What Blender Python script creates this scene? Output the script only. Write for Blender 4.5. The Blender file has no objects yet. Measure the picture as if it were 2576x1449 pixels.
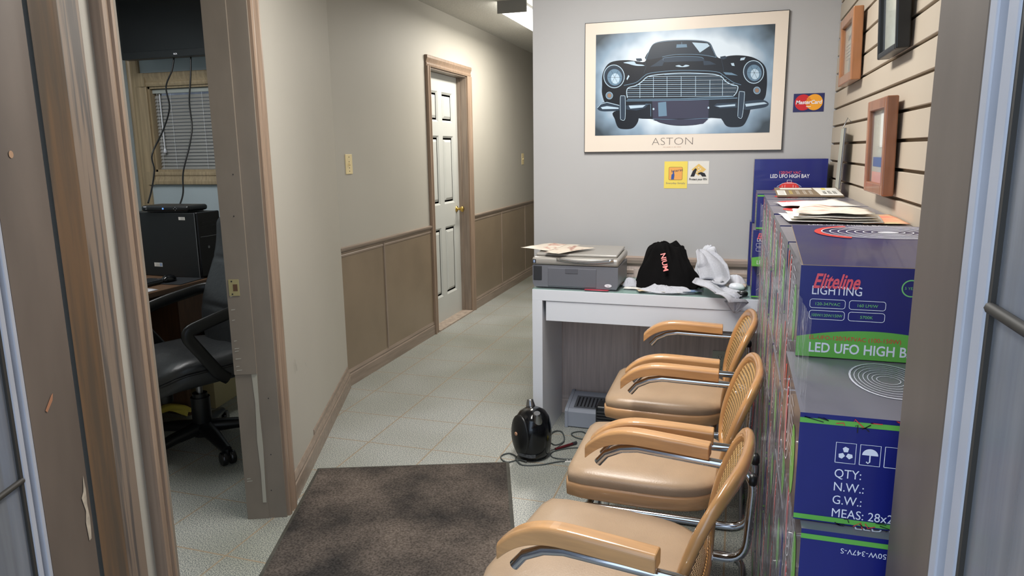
import bpy, math, random
from mathutils import Vector, Matrix, noise
from mathutils.bvhtree import BVHTree

SC = bpy.context.scene
COL = SC.collection
random.seed(7)

# ------------------------------------------------------------------ camera
def cam_basis(pitch, yaw, roll):
    p, y, r = [math.radians(a) for a in (pitch, yaw, roll)]
    f = Vector((math.sin(y)*math.cos(p), math.cos(y)*math.cos(p), -math.sin(p)))
    rt = f.cross(Vector((0, 0, 1))).normalized()
    up = rt.cross(f)
    return rt*math.cos(r)+up*math.sin(r), -rt*math.sin(r)+up*math.cos(r), f
rt, up, fw = cam_basis(10.9726, -17.6005, -0.7317)
cam = bpy.data.objects.new('camera', bpy.data.cameras.new('camera'))
COL.objects.link(cam)
cam.data.sensor_width = 36.0
cam.data.lens = 1775.95/2576*36
cam.data.clip_start = 0.02
m = Matrix((rt, up, -fw)).transposed().to_4x4()
m.translation = Vector((0, 0, 1.42))
cam.matrix_world = m
SC.camera = cam

# ------------------------------------------------------------------ world, exposure
w = bpy.data.worlds.new('overcast_sky'); SC.world = w; w.use_nodes = True
bg = w.node_tree.nodes['Background']
bg.inputs[0].default_value = (0.66, 0.80, 1.0, 1)
bg.inputs[1].default_value = 1.9
SC.view_settings.view_transform = 'Standard'
SC.view_settings.look = 'None'
SC.view_settings.gamma = 1
SC.view_settings.use_curve_mapping = False
SC.view_settings.exposure = 0.35

# ------------------------------------------------------------------ materials
def C(r, g, b):
    def f(c):
        c /= 255.0
        return c/12.92 if c <= .04045 else ((c+.055)/1.055)**2.4
    return (f(r), f(g), f(b), 1)
def mat(name, col, rough=.5, metal=0, coat=0, spec=.5, noise_amt=0, noise_scale=8, bump=0, bump_scale=60, stretch=(1, 1, 1), col2=None, detail=4, lo=.35, hi=.65):
    m = bpy.data.materials.new(name); m.use_nodes = True
    nt = m.node_tree; b = nt.nodes['Principled BSDF']
    b.inputs['Base Color'].default_value = col
    b.inputs['Roughness'].default_value = rough
    b.inputs['Metallic'].default_value = metal
    b.inputs['Coat Weight'].default_value = coat
    b.inputs['Specular IOR Level'].default_value = spec
    if noise_amt or col2 or bump:
        tc = nt.nodes.new('ShaderNodeTexCoord'); mp = nt.nodes.new('ShaderNodeMapping')
        mp.inputs['Scale'].default_value = stretch
        nt.links.new(tc.outputs['Object'], mp.inputs[0])
    if noise_amt or col2:
        n = nt.nodes.new('ShaderNodeTexNoise'); n.inputs['Scale'].default_value = noise_scale; n.inputs['Detail'].default_value = detail
        nt.links.new(mp.outputs[0], n.inputs[0])
        r = nt.nodes.new('ShaderNodeValToRGB')
        r.color_ramp.elements[0].position = lo; r.color_ramp.elements[1].position = hi
        c2 = col2 or tuple(c*(1-noise_amt) for c in col[:3])+(1,)
        r.color_ramp.elements[0].color = c2; r.color_ramp.elements[1].color = col
        nt.links.new(n.outputs[0], r.inputs[0]); nt.links.new(r.outputs[0], b.inputs['Base Color'])
    if bump:
        n2 = nt.nodes.new('ShaderNodeTexNoise'); n2.inputs['Scale'].default_value = bump_scale; n2.inputs['Detail'].default_value = 3
        nt.links.new(mp.outputs[0], n2.inputs[0])
        bp = nt.nodes.new('ShaderNodeBump'); bp.inputs['Strength'].default_value = bump; bp.inputs['Distance'].default_value = .004
        nt.links.new(n2.outputs[0], bp.inputs['Height']); nt.links.new(bp.outputs[0], b.inputs['Normal'])
    return m
def emit(name, col, s):
    m = bpy.data.materials.new(name); m.use_nodes = True
    b = m.node_tree.nodes['Principled BSDF']
    b.inputs['Base Color'].default_value = col
    b.inputs['Emission Color'].default_value = col; b.inputs['Emission Strength'].default_value = s
    return m
PAINT = mat('wall_paint', C(176, 172, 162), .6, noise_amt=.05, noise_scale=1.5, bump=.06, bump_scale=250)
PAINTB = mat('back_wall_paint', C(184, 184, 185), .6, noise_amt=.04, noise_scale=2, bump=.06, bump_scale=250)
OFFICE = mat('office_paint', C(176, 190, 197), .6, noise_amt=.04, noise_scale=2)
CEIL = mat('ceiling_stipple', C(200, 198, 190), .9, noise_amt=.22, noise_scale=160, bump=.6, bump_scale=180)
TAUPE = mat('taupe_trim', C(150, 134, 120), .42, noise_amt=.3, noise_scale=5, stretch=(12, 12, .6), bump=.08, bump_scale=30)
TAUPEH = mat('taupe_trim_rail', C(148, 132, 118), .42, noise_amt=.25, noise_scale=5, stretch=(12, .8, 12), bump=.08, bump_scale=30)
JAMB = mat('taupe_jamb', C(134, 124, 112), .5, noise_amt=.14, noise_scale=9, stretch=(1, 1, .4))
JAMB2 = mat('brown_board', C(114, 101, 90), .5, noise_amt=.3, noise_scale=4, stretch=(2, 2, .7), lo=.3, hi=.7)
PINK = mat('pinkish_casing', C(152, 130, 111), .4, noise_amt=.28, noise_scale=6, stretch=(14, 14, .5), bump=.1, bump_scale=30)
GOLDT = mat('honey_trim', C(170, 152, 122), .35, noise_amt=.28, noise_scale=6, stretch=(12, 12, .5))
OAK = mat('dark_oak', C(116, 90, 66), .35, col2=C(92, 78, 64), noise_scale=4, stretch=(14, 14, .7), detail=6, lo=.4, hi=.6)
OAK2 = mat('oak_stile', C(128, 112, 98), .45, col2=C(86, 80, 76), noise_scale=3.4, stretch=(16, 16, .8), detail=5, lo=.42, hi=.52)
WAINS = mat('hall_panel', C(136, 120, 100), .32, noise_amt=.16, noise_scale=3)
PICKR = mat('pickled_rail', C(172, 154, 142), .5, noise_amt=.2, noise_scale=5, stretch=(.8, 10, 10))
PICKLE = mat('pickled_panel_lit', C(208, 192, 184), .5, noise_amt=.2, noise_scale=7, stretch=(10, 10, .5))  # colour lightened to stand in for light missing under the desk
DOORW = mat('door_paint', C(188, 190, 186), .45, noise_amt=.05, noise_scale=3)
SLAT = mat('slatwall', C(186, 174, 157), .5, noise_amt=.05, noise_scale=3)
GROOVE = mat('slat_groove', C(120, 100, 76), .7)
WHITE = mat('white_laminate', C(226, 230, 238), .28, noise_amt=.03, noise_scale=4)
GREYP = mat('grey_plastic', C(112, 114, 122), .38)
SILV = mat('silver_plastic', C(176, 172, 166), .3, metal=.3)
DGREY = mat('dark_grey_plastic', C(50, 52, 56), .35)
BLACK = mat('black_plastic', C(20, 22, 24), .35)
BLACKG = mat('black_gloss', C(16, 18, 22), .14, noise_amt=.4, noise_scale=20)
LEATHER = mat('black_leather', C(50, 52, 54), .36, bump=.35, bump_scale=40)
BCLOTH = mat('black_cloth', C(13, 12, 13), .95, spec=.15, bump=.2, bump_scale=200)
GCLOTH = mat('grey_marl_cloth', C(192, 194, 203), .9, noise_amt=.12, noise_scale=160, bump=.25, bump_scale=300)
WCLOTH = mat('white_cloth', C(216, 219, 228), .85, bump=.5, bump_scale=30)
CHROME = mat('chrome', C(190, 192, 196), .1, metal=1)
STEEL = mat('steel', C(150, 152, 156), .3, metal=1)
BRASS = mat('brass', C(205, 170, 90), .2, metal=1)
ALU = mat('white_aluminium', C(186, 188, 196), .4, noise_amt=.12, noise_scale=6)
ALUD = mat('dark_seal', C(52, 48, 42), .6)
BEECH = mat('beech', C(216, 163, 108), .28, coat=.35, noise_amt=.2, noise_scale=4, stretch=(1.5, 14, 14))
BENT = mat('bentwood', C(196, 144, 90), .22, coat=.5, noise_amt=.2, noise_scale=7)
SEATF = mat('seat_frame_wood', C(214, 166, 118), .35, coat=.2, noise_amt=.18, noise_scale=5, stretch=(1.5, 8, 14))
VINYL = mat('tan_vinyl', C(182, 155, 127), .34, noise_amt=.08, noise_scale=12, bump=.12, bump_scale=260)
IVORY = mat('ivory_plastic', C(226, 208, 160), .4)
OUTLET = mat('almond_plastic', C(196, 196, 178), .4)
NAVY = mat('navy_print', C(27, 34, 116), .3, noise_amt=.12, noise_scale=9, coat=.3)
NAVYD = mat('navy_flap', C(40, 42, 100), .35, col2=C(66, 64, 98), noise_scale=7, coat=.15, lo=.38, hi=.6)
GREYB = mat('grey_print', C(126, 123, 130), .35, noise_amt=.12, noise_scale=6, coat=.2)
CHAR = mat('charcoal_print', C(88, 84, 94), .3, noise_amt=.3, noise_scale=10, coat=.3)
CARD = mat('raw_cardboard', C(176, 150, 118), .8)
RED = mat('red_print', C(226, 66, 62), .35)
PINKR = mat('coral_ink', C(240, 92, 104), .4)
GREEN = mat('green_print', C(106, 182, 76), .35)
GREENT = mat('green_ink', C(126, 204, 120), .4)
INKW = mat('white_ink', C(238, 238, 246), .4)
INKD = mat('dark_ink', C(28, 28, 34), .5)
INKG = mat('grey_ink', C(132, 128, 126), .5)
BLUEL = mat('pale_blue_ink', C(150, 170, 205), .4)
PAPER = mat('white_paper', C(226, 224, 218), .7)
NEWS = mat('newsprint', C(214, 210, 196), .8, col2=C(190, 150, 136), noise_scale=16, stretch=(1, 3, 1), lo=.35, hi=.48)
KRAFT = mat('brown_card_print', C(132, 114, 92), .6)
YELL = mat('yellow_card', C(232, 214, 96), .5)
DESKW = mat('desk_walnut', C(108, 82, 62), .35, noise_amt=.3, noise_scale=4, stretch=(10, 1, 10))
DESKP = mat('desk_panel_brown', C(92, 62, 40), .45, noise_amt=.35, noise_scale=5, stretch=(8, 8, .8))
FRAMEO = mat('orange_oak_frame', C(166, 112, 72), .3, coat=.3, noise_amt=.25, noise_scale=6, stretch=(8, 8, 1))
FRAMER = mat('red_oak_frame', C(150, 100, 72), .35, coat=.2, noise_amt=.25, noise_scale=6, stretch=(8, 8, 1))
CERT = mat('certificate_paper', C(208, 206, 190), .12, noise_amt=.08, noise_scale=30, stretch=(1, 1, 4))
HEATER = mat('heater_enamel', C(158, 164, 176), .35)
GRND = mat('outside_concrete', C(150, 150, 148), .9, noise_amt=.15, noise_scale=10)
EXT = mat('exterior_render', C(150, 154, 158), .9, noise_amt=.2, noise_scale=6, stretch=(4, 4, .5))
BLIND = mat('blind_slat', C(148, 148, 145), .45)
CORD = mat('cord_grey', C(70, 76, 76), .5)

def floor_mat():
    m = bpy.data.materials.new('speckled_tile'); m.use_nodes = True; nt = m.node_tree; b = nt.nodes['Principled BSDF']
    N = nt.nodes.new; L = nt.links.new
    tc = N('ShaderNodeTexCoord'); sx = N('ShaderNodeSeparateXYZ'); L(tc.outputs['Object'], sx.inputs[0])
    def math_(op, a, bb=None, cl=None):
        n = N('ShaderNodeMath'); n.operation = op
        for i, v in enumerate((a, bb, cl)):
            if v is None: continue
            if isinstance(v, (int, float)): n.inputs[i].default_value = v
            else: L(v, n.inputs[i])
        return n.outputs[0]
    gx = math_('PINGPONG', math_('ADD', sx.outputs[0], 2.04+3.43), .1715)
    gy = math_('PINGPONG', math_('ADD', sx.outputs[1], -1.895+3.51), .1755)
    g = math_('MINIMUM', gx, gy)
    gm = math_('LESS_THAN', g, .0032)
    n = N('ShaderNodeTexNoise'); n.inputs['Scale'].default_value = 230; n.inputs['Detail'].default_value = 2; L(tc.outputs['Object'], n.inputs[0])
    r = N('ShaderNodeValToRGB'); L(n.outputs[0], r.inputs[0])
    e = r.color_ramp.elements
    e[0].position = .36; e[0].color = C(90, 98, 104); e[1].position = .62; e[1].color = C(204, 203, 196)
    k = r.color_ramp.elements.new(.46); k.color = C(144, 150, 151)
    k = r.color_ramp.elements.new(.51); k.color = C(171, 174, 169)
    n2 = N('ShaderNodeTexNoise'); n2.inputs['Scale'].default_value = 1.1; L(tc.outputs['Object'], n2.inputs[0])
    r2 = N('ShaderNodeValToRGB'); L(n2.outputs[0], r2.inputs[0]); r2.color_ramp.elements[0].position = .3; r2.color_ramp.elements[0].color = C(205, 205, 192); r2.color_ramp.elements[1].position = .65; r2.color_ramp.elements[1].color = (1, 1, 1, 1)
    mu = N('ShaderNodeMix'); mu.data_type = 'RGBA'; mu.blend_type = 'MULTIPLY'; mu.inputs[0].default_value = 1; L(r.outputs[0], mu.inputs[6]); L(r2.outputs[0], mu.inputs[7])
    mx = N('ShaderNodeMix'); mx.data_type = 'RGBA'; L(gm, mx.inputs[0]); L(mu.outputs[2], mx.inputs[6]); mx.inputs[7].default_value = C(150, 132, 108)
    L(mx.outputs[2], b.inputs['Base Color']); b.inputs['Roughness'].default_value = .38
    return m
FLOOR = floor_mat()
def mat_mat():
    m = bpy.data.materials.new('worn_mat_pile'); m.use_nodes = True; nt = m.node_tree; b = nt.nodes['Principled BSDF']
    N = nt.nodes.new; L = nt.links.new
    tc = N('ShaderNodeTexCoord')
    n = N('ShaderNodeTexNoise'); n.inputs['Scale'].default_value = 3.2; n.inputs['Detail'].default_value = 5; L(tc.outputs['Object'], n.inputs[0])
    r = N('ShaderNodeValToRGB'); L(n.outputs[0], r.inputs[0]); e = r.color_ramp.elements
    e[0].position = .36; e[0].color = C(60, 57, 55); e[1].position = .66; e[1].color = C(112, 102, 94)
    n2 = N('ShaderNodeTexNoise'); n2.inputs['Scale'].default_value = 130; n2.inputs['Detail'].default_value = 3; L(tc.outputs['Object'], n2.inputs[0])
    r2 = N('ShaderNodeValToRGB'); L(n2.outputs[0], r2.inputs[0]); r2.color_ramp.elements[0].position = .3; r2.color_ramp.elements[0].color = (.45, .45, .45, 1); r2.color_ramp.elements[1].position = .7; r2.color_ramp.elements[1].color = (1.25, 1.25, 1.25, 1)
    mu = N('ShaderNodeMix'); mu.data_type = 'RGBA'; mu.blend_type = 'MULTIPLY'; mu.inputs[0].default_value = 1; L(r.outputs[0], mu.inputs[6]); L(r2.outputs[0], mu.inputs[7])
    L(mu.outputs[2], b.inputs['Base Color']); b.inputs['Roughness'].default_value = .95; b.inputs['Specular IOR Level'].default_value = .1
    bp = N('ShaderNodeBump'); bp.inputs['Strength'].default_value = .8; bp.inputs['Distance'].default_value = .004; L(n2.outputs[0], bp.inputs['Height']); L(bp.outputs[0], b.inputs['Normal'])
    return m
MATM = mat_mat()
def glass_mat(name, tint, alpha, rough=.05, dirt_glare=0):
    m = bpy.data.materials.new(name); m.use_nodes = True; nt = m.node_tree
    N = nt.nodes.new; L = nt.links.new; out = nt.nodes['Material Output']; pr = nt.nodes['Principled BSDF']
    tr = N('ShaderNodeBsdfTransparent'); tr.inputs[0].default_value = tint
    pr.inputs['Base Color'].default_value = C(132, 134, 138) if dirt_glare else C(170, 178, 190); pr.inputs['Roughness'].default_value = rough
    mx = N('ShaderNodeMixShader'); mx.inputs[0].default_value = alpha
    L(tr.outputs[0], mx.inputs[1]); L(pr.outputs[0], mx.inputs[2]); L(mx.outputs[0], out.inputs[0])
    if dirt_glare:
        tc = N('ShaderNodeTexCoord'); mp = N('ShaderNodeMapping'); mp.inputs['Scale'].default_value = (9, 9, .7); L(tc.outputs['Object'], mp.inputs[0])
        n = N('ShaderNodeTexNoise'); n.inputs['Scale'].default_value = 5; n.inputs['Detail'].default_value = 5; L(mp.outputs[0], n.inputs[0])
        mr = N('ShaderNodeMapRange'); mr.inputs[1].default_value = .35; mr.inputs[2].default_value = .7; mr.inputs[3].default_value = alpha; mr.inputs[4].default_value = min(1, alpha+dirt_glare)
        L(n.outputs[0], mr.inputs[0]); L(mr.outputs[0], mx.inputs[0])
    return m
GLASS = glass_mat('dusty_glare_glass', (.80, .84, .9, 1), .66, .25, .3)  # dusty streaks, with outdoor reflection painted in as grey opacity
PANE = glass_mat('window_glass', (.95, .97, 1, 1), .08)
DGLASS = glass_mat('desk_glass', (.82, .92, .86, 1), .22, .04)
PGLASS = glass_mat('picture_glass', (.97, .98, .98, 1), .1, .03)
def wrap_mat():
    m = bpy.data.materials.new('stretch_wrap'); m.use_nodes = True; nt = m.node_tree
    N = nt.nodes.new; L = nt.links.new; out = nt.nodes['Material Output']; pr = nt.nodes['Principled BSDF']
    tr = N('ShaderNodeBsdfTransparent'); pr.inputs['Base Color'].default_value = C(206, 206, 212); pr.inputs['Roughness'].default_value = .16
    tc = N('ShaderNodeTexCoord'); mp = N('ShaderNodeMapping'); mp.inputs['Scale'].default_value = (1, 12, 2.2); mp.inputs['Rotation'].default_value = (.5, 0, 0); L(tc.outputs['Object'], mp.inputs[0])
    n = N('ShaderNodeTexNoise'); n.inputs['Scale'].default_value = 9; n.inputs['Detail'].default_value = 6; n.inputs['Distortion'].default_value = 1.2; L(mp.outputs[0], n.inputs[0])
    mr = N('ShaderNodeMapRange'); mr.inputs[1].default_value = .52; mr.inputs[2].default_value = .72; mr.inputs[3].default_value = .1; mr.inputs[4].default_value = .85
    mx = N('ShaderNodeMixShader'); L(n.outputs[0], mr.inputs[0]); L(mr.outputs[0], mx.inputs[0]); L(tr.outputs[0], mx.inputs[1]); L(pr.outputs[0], mx.inputs[2]); L(mx.outputs[0], out.inputs[0])
    bp = N('ShaderNodeBump'); bp.inputs['Strength'].default_value = .9; bp.inputs['Distance'].default_value = .01; L(n.outputs[0], bp.inputs['Height']); L(bp.outputs[0], pr.inputs['Normal'])
    return m
WRAP = wrap_mat()
def cane_mat():
    m = bpy.data.materials.new('woven_cane'); m.use_nodes = True; nt = m.node_tree
    N = nt.nodes.new; L = nt.links.new; out = nt.nodes['Material Output']; pr = nt.nodes['Principled BSDF']
    pr.inputs['Base Color'].default_value = C(200, 160, 104); pr.inputs['Roughness'].default_value = .5
    tr = N('ShaderNodeBsdfTransparent'); tc = N('ShaderNodeTexCoord'); mp = N('ShaderNodeMapping')
    mp.inputs['Rotation'].default_value = (.785, 0, 0); mp.inputs['Scale'].default_value = (1, 1, 1); L(tc.outputs['Object'], mp.inputs[0])
    sx = N('ShaderNodeSeparateXYZ'); L(mp.outputs[0], sx.inputs[0])
    def mm(op, a, b=None):
        n = N('ShaderNodeMath'); n.operation = op
        for i, v in enumerate((a, b)):
            if v is None: continue
            if isinstance(v, (int, float)): n.inputs[i].default_value = v
            else: L(v, n.inputs[i])
        return n.outputs[0]
    k = 2*math.pi/.0175
    s = mm('MULTIPLY', mm('SINE', mm('MULTIPLY', sx.outputs[1], k)), mm('SINE', mm('MULTIPLY', sx.outputs[2], k)))
    hole = mm('GREATER_THAN', s, .25)
    mx = N('ShaderNodeMixShader'); L(hole, mx.inputs[0]); L(pr.outputs[0], mx.inputs[1]); L(tr.outputs[0], mx.inputs[2]); L(mx.outputs[0], out.inputs[0])
    return m
CANE = cane_mat()
def glow_mat():
    # printed picture ground: pale halo on a dark blue-grey sheet (ink of the print itself)
    m = bpy.data.materials.new('printed_halo'); m.use_nodes = True; nt = m.node_tree; b = nt.nodes['Principled BSDF']
    N = nt.nodes.new; L = nt.links.new
    tc = N('ShaderNodeTexCoord'); mp = N('ShaderNodeMapping'); mp.inputs['Location'].default_value = (0, 0, -.02*1.5); mp.inputs['Scale'].default_value = (1.0, 0, 1.5)
    L(tc.outputs['Object'], mp.inputs[0])
    ln = N('ShaderNodeVectorMath'); ln.operation = 'LENGTH'; L(mp.outputs[0], ln.inputs[0])
    n = N('ShaderNodeTexNoise'); n.inputs['Scale'].default_value = 9; L(tc.outputs['Object'], n.inputs[0])
    a = N('ShaderNodeMath'); a.operation = 'MULTIPLY_ADD'; a.inputs[1].default_value = .16; L(n.outputs[0], a.inputs[0]); L(ln.outputs['Value'], a.inputs[2])
    r = N('ShaderNodeValToRGB'); L(a.outputs[0], r.inputs[0]); e = r.color_ramp.elements
    e[0].position = .38; e[0].color = C(220, 234, 246); e[1].position = .60; e[1].color = C(62, 72, 80)
    k = e.new(.49); k.color = C(140, 164, 186)
    L(r.outputs[0], b.inputs['Base Color']); b.inputs['Roughness'].default_value = .3
    return m
GLOW = glow_mat()

# ------------------------------------------------------------------ mesh helpers
V = Vector
class Pl:   # a 2D plane to draw on: origin, right, up
    def __init__(s, o, r, u):
        s.o, s.r, s.u = V(o), V(r).normalized(), V(u).normalized(); s.n = s.r.cross(s.u)
    def p(s, a, b, l=0): return s.o+s.r*a+s.u*b+s.n*l
class MB:
    def __init__(s): s.v, s.f, s.m, s.mats, s.sm = [], [], [], [], []
    def mi(s, mt):
        if mt not in s.mats: s.mats.append(mt)
        return s.mats.index(mt)
    def add(s, vs, fs, mt=None, smooth=False):
        o = len(s.v); s.v += [V(x) for x in vs]; i = s.mi(mt)
        for f in fs: s.f.append([o+k for k in f]); s.m.append(i); s.sm.append(smooth)
        return s
    def box(s, x0, x1, y0, y1, z0, z1, mt=None, faces=None):
        vs = [(x, y, z) for z in (z0, z1) for y in (y0, y1) for x in (x0, x1)]
        fs = [(0, 2, 3, 1), (4, 5, 7, 6), (0, 1, 5, 4), (2, 6, 7, 3), (0, 4, 6, 2), (1, 3, 7, 5)]   # bottom top front(-y) back left right
        if faces:
            for f, mm in zip(fs, faces):
                s.add([vs[k] for k in f], [(0, 1, 2, 3)], mm)
            return s
        return s.add(vs, fs, mt)
    def obox(s, o, a, b, c, mt=None):   # origin corner + three edge vectors
        o, a, b, c = V(o), V(a), V(b), V(c)
        vs = [o, o+a, o+b, o+a+b, o+c, o+a+c, o+b+c, o+a+b+c]
        fs = [(0, 2, 3, 1), (4, 5, 7, 6), (0, 1, 5, 4), (2, 6, 7, 3), (0, 4, 6, 2), (1, 3, 7, 5)]
        return s.add(vs, fs, mt)
    def ext(s, prof, o, A, B, Lv, mt=None, smooth=False, cap=True):   # extrude a profile [(a,b)] along Lv
        o, A, B, Lv = V(o), V(A), V(B), V(Lv); n = len(prof)
        p0 = [o+A*a+B*b for a, b in prof]; p1 = [p+Lv for p in p0]
        fs = [(i, (i+1) % n, n+(i+1) % n, n+i) for i in range(n)]
        s.add(p0+p1, fs, mt, smooth)
        if cap: s.add(p0, [tuple(range(n))[::-1]], mt); s.add(p1, [tuple(range(n))], mt)
        return s
    def tube(s, pts, r, mt=None, n=10, closed=False, sx=1, sy=1, upv=None, cap=True):
        pts = [V(p) for p in pts]; N = len(pts); vs = []; rr = r if isinstance(r, (list, tuple)) else [r]*N
        ref = None
        for i, p in enumerate(pts):
            if closed: t = (pts[(i+1) % N]-pts[i-1])
            else: t = pts[min(i+1, N-1)]-pts[max(i-1, 0)]
            t = t.normalized() if t.length else V((0, 0, 1))
            if upv is not None: ref = V(upv)
            elif ref is None: ref = V((0, 0, 1)) if abs(t.z) < .9 else V((1, 0, 0))
            a = ref-t*ref.dot(t)
            a = a.normalized() if a.length > 1e-6 else t.orthogonal().normalized()
            b = t.cross(a); ref = a
            for k in range(n):
                q = 2*math.pi*k/n; vs.append(p+a*(math.cos(q)*rr[i]*sx)+b*(math.sin(q)*rr[i]*sy))
        fs = []
        for i in range(N if closed else N-1):
            j = (i+1) % N
            for k in range(n): fs.append((i*n+k, i*n+(k+1) % n, j*n+(k+1) % n, j*n+k))
        s.add(vs, fs, mt, True)
        if cap and not closed:
            s.add(vs[:n], [tuple(range(n))[::-1]], mt); s.add(vs[-n:], [tuple(range(n))], mt)
        return s
    def lathe(s, prof, o=(0, 0, 0), ax=(0, 0, 1), mt=None, n=24, sx=1, sy=1):
        ax = V(ax).normalized(); a = ax.orthogonal().normalized()
        if abs(ax.z) > .99: a = V((1, 0, 0))
        b = ax.cross(a); o = V(o); vs = []
        for r, h in prof:
            for k in range(n):
                q = 2*math.pi*k/n; vs.append(o+ax*h+a*(r*sx*math.cos(q))+b*(r*sy*math.sin(q)))
        fs = [(i*n+k, i*n+(k+1) % n, (i+1)*n+(k+1) % n, (i+1)*n+k) for i in range(len(prof)-1) for k in range(n)]
        s.add(vs, fs, mt, True)
        s.add(vs[:n], [tuple(range(n))[::-1]], mt); s.add(vs[-n:], [tuple(range(n))], mt)
        return s
    def grid(s, fn, nu, nv, mt=None, smooth=True, closeu=False):
        vs = [fn(i/(nu-1) if not closeu else i/nu, j/(nv-1)) for j in range(nv) for i in range(nu)]
        fs = []
        for j in range(nv-1):
            for i in range(nu if closeu else nu-1):
                i2 = (i+1) % nu; fs.append((j*nu+i, j*nu+i2, (j+1)*nu+i2, (j+1)*nu+i))
        return s.add(vs, fs, mt, smooth)
    # flat drawing
    def poly(s, pl, pts, mt, l=.0006): return s.add([pl.p(a, b, l) for a, b in pts], [tuple(range(len(pts)))], mt)
    def disc(s, pl, cx, cy, rx, ry, mt, l=.0006, n=28, a0=0, a1=360, rot=0):
        pts = []
        for k in range(n+1):
            q = math.radians(a0+(a1-a0)*k/n); x, y = rx*math.cos(q), ry*math.sin(q)
            pts.append((cx+x*math.cos(rot)-y*math.sin(rot), cy+x*math.sin(rot)+y*math.cos(rot)))
        if a1-a0 >= 360: pts.pop()
        return s.poly(pl, pts, mt, l)
    def ring(s, pl, cx, cy, rx, ry, w, mt, l=.0008, n=32, a0=0, a1=360, rot=0):
        pts = []
        for k in range(n+1):
            q = math.radians(a0+(a1-a0)*k/n); x, y = rx*math.cos(q), ry*math.sin(q)
            pts.append((cx+x*math.cos(rot)-y*math.sin(rot), cy+x*math.sin(rot)+y*math.cos(rot)))
        return s.line(pl, pts, w, mt, l)
    def line(s, pl, pts, w, mt, l=.0008):
        N = len(pts); P = [V((a, b, 0)) for a, b in pts]; vs = []
        for i in range(N):
            t = P[min(i+1, N-1)]-P[max(i-1, 0)]
            t = t.normalized() if t.length > 1e-9 else V((1, 0, 0))
            nn = V((-t.y, t.x, 0))*w/2
            for q in (P[i]+nn, P[i]-nn): vs.append(pl.p(q.x, q.y, l))
        return s.add(vs, [(2*i+1, 2*i+3, 2*i+2, 2*i) for i in range(N-1)], mt)
    def rrect(s, pl, x0, x1, y0, y1, r, w, mt, l=.0008):
        pts = []
        for cx, cy, a in ((x1-r, y1-r, 0), (x0+r, y1-r, 90), (x0+r, y0+r, 180), (x1-r, y0+r, 270)):
            for k in range(5): q = math.radians(a+k*22.5); pts.append((cx+r*math.cos(q), cy+r*math.sin(q)))
        pts.append(pts[0]); return s.line(pl, pts, w, mt, l)
    def text(s, pl, txt, x, y, size, mt, l=.0008, align='LEFT', shear=0, width=None, bold=0, mapf=None, rot=0):
        cu = bpy.data.curves.new('glyphs', 'FONT'); cu.body = txt; cu.size = size; cu.align_x = align; cu.shear = shear; cu.resolution_u = 3; cu.offset = bold
        ob = bpy.data.objects.new('glyphs', cu); COL.objects.link(ob)
        me = bpy.data.meshes.new_from_object(ob)
        vs = [v.co.copy() for v in me.vertices]; fs = [tuple(p.vertices) for p in me.polygons]
        bpy.data.objects.remove(ob); bpy.data.meshes.remove(me); bpy.data.curves.remove(cu)
        if not vs: return s
        k = 1
        if width:
            x0 = min(v.x for v in vs); x1 = max(v.x for v in vs); k = width/max(1e-6, x1-x0)
        c, sn = math.cos(rot), math.sin(rot)
        q = [(x+v.x*k*c-v.y*sn, y+v.x*k*sn+v.y*c) for v in vs]
        pts = [mapf(a, b) for a, b in q] if mapf else [pl.p(a, b, l) for a, b in q]
        return s.add(pts, fs, mt)
    def build(s, name, mt=None, parent=None, world=False, bevel=0, seg=2, sub=0, solid=0, edge=0):
        me = bpy.data.meshes.new(name)
        vs = s.v
        if world and parent is not None:
            mi = (Matrix.Translation(parent.location) @ Matrix.Rotation(parent.rotation_euler.z, 4, 'Z')).inverted()
            vs = [mi @ v for v in vs]
        me.from_pydata([tuple(v) for v in vs], [], s.f)
        for mm in s.mats: me.materials.append(mm or mt)
        for p, i, sm in zip(me.polygons, s.m, s.sm): p.material_index = i; p.use_smooth = sm
        me.update()
        o = bpy.data.objects.new(name, me); COL.objects.link(o)
        if parent: o.parent = parent
        if solid:
            md = o.modifiers.new('thickness', 'SOLIDIFY'); md.thickness = solid; md.offset = 0
        if bevel:
            md = o.modifiers.new('bevel', 'BEVEL'); md.width = bevel; md.segments = seg; md.limit_method = 'ANGLE'; md.angle_limit = math.radians(40)
        if sub:
            md = o.modifiers.new('sub', 'SUBSURF'); md.levels = sub; md.render_levels = sub
        return o
def weld(o, d=1e-5):
    md = o.modifiers.new('weld', 'WELD'); md.merge_threshold = d; return o
def tag(o, label, cat, group=None):
    o['label'] = label; o['category'] = cat
    if group: o['group'] = group
    return o
def thing(name, label, cat, loc=(0, 0, 0), rotz=0, group=None):
    o = bpy.data.objects.new(name, None); COL.objects.link(o); o.location = loc; o.rotation_euler = (0, 0, rotz); o.empty_display_size = .05
    return tag(o, label, cat, group)
def struct(o, kind='structure'): o['kind'] = kind; return o
def sroot(name, loc=(0, 0, 0)):
    o = bpy.data.objects.new(name, None); COL.objects.link(o); o.location = loc; o['kind'] = 'structure'; return o
def copy_tree(o, parent=None):
    c = o.copy(); COL.objects.link(c); c.parent = parent
    for ch in [k for k in bpy.data.objects if k.parent == o]: copy_tree(ch, c)
    return c
def bez(p0, p1, p2, p3, n=8):
    return [tuple(a*(1-t)**3+3*b*t*(1-t)**2+3*c*t*t*(1-t)+d*t**3 for a, b, c, d in zip(p0, p1, p2, p3)) for t in [i/n for i in range(n+1)]]
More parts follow.
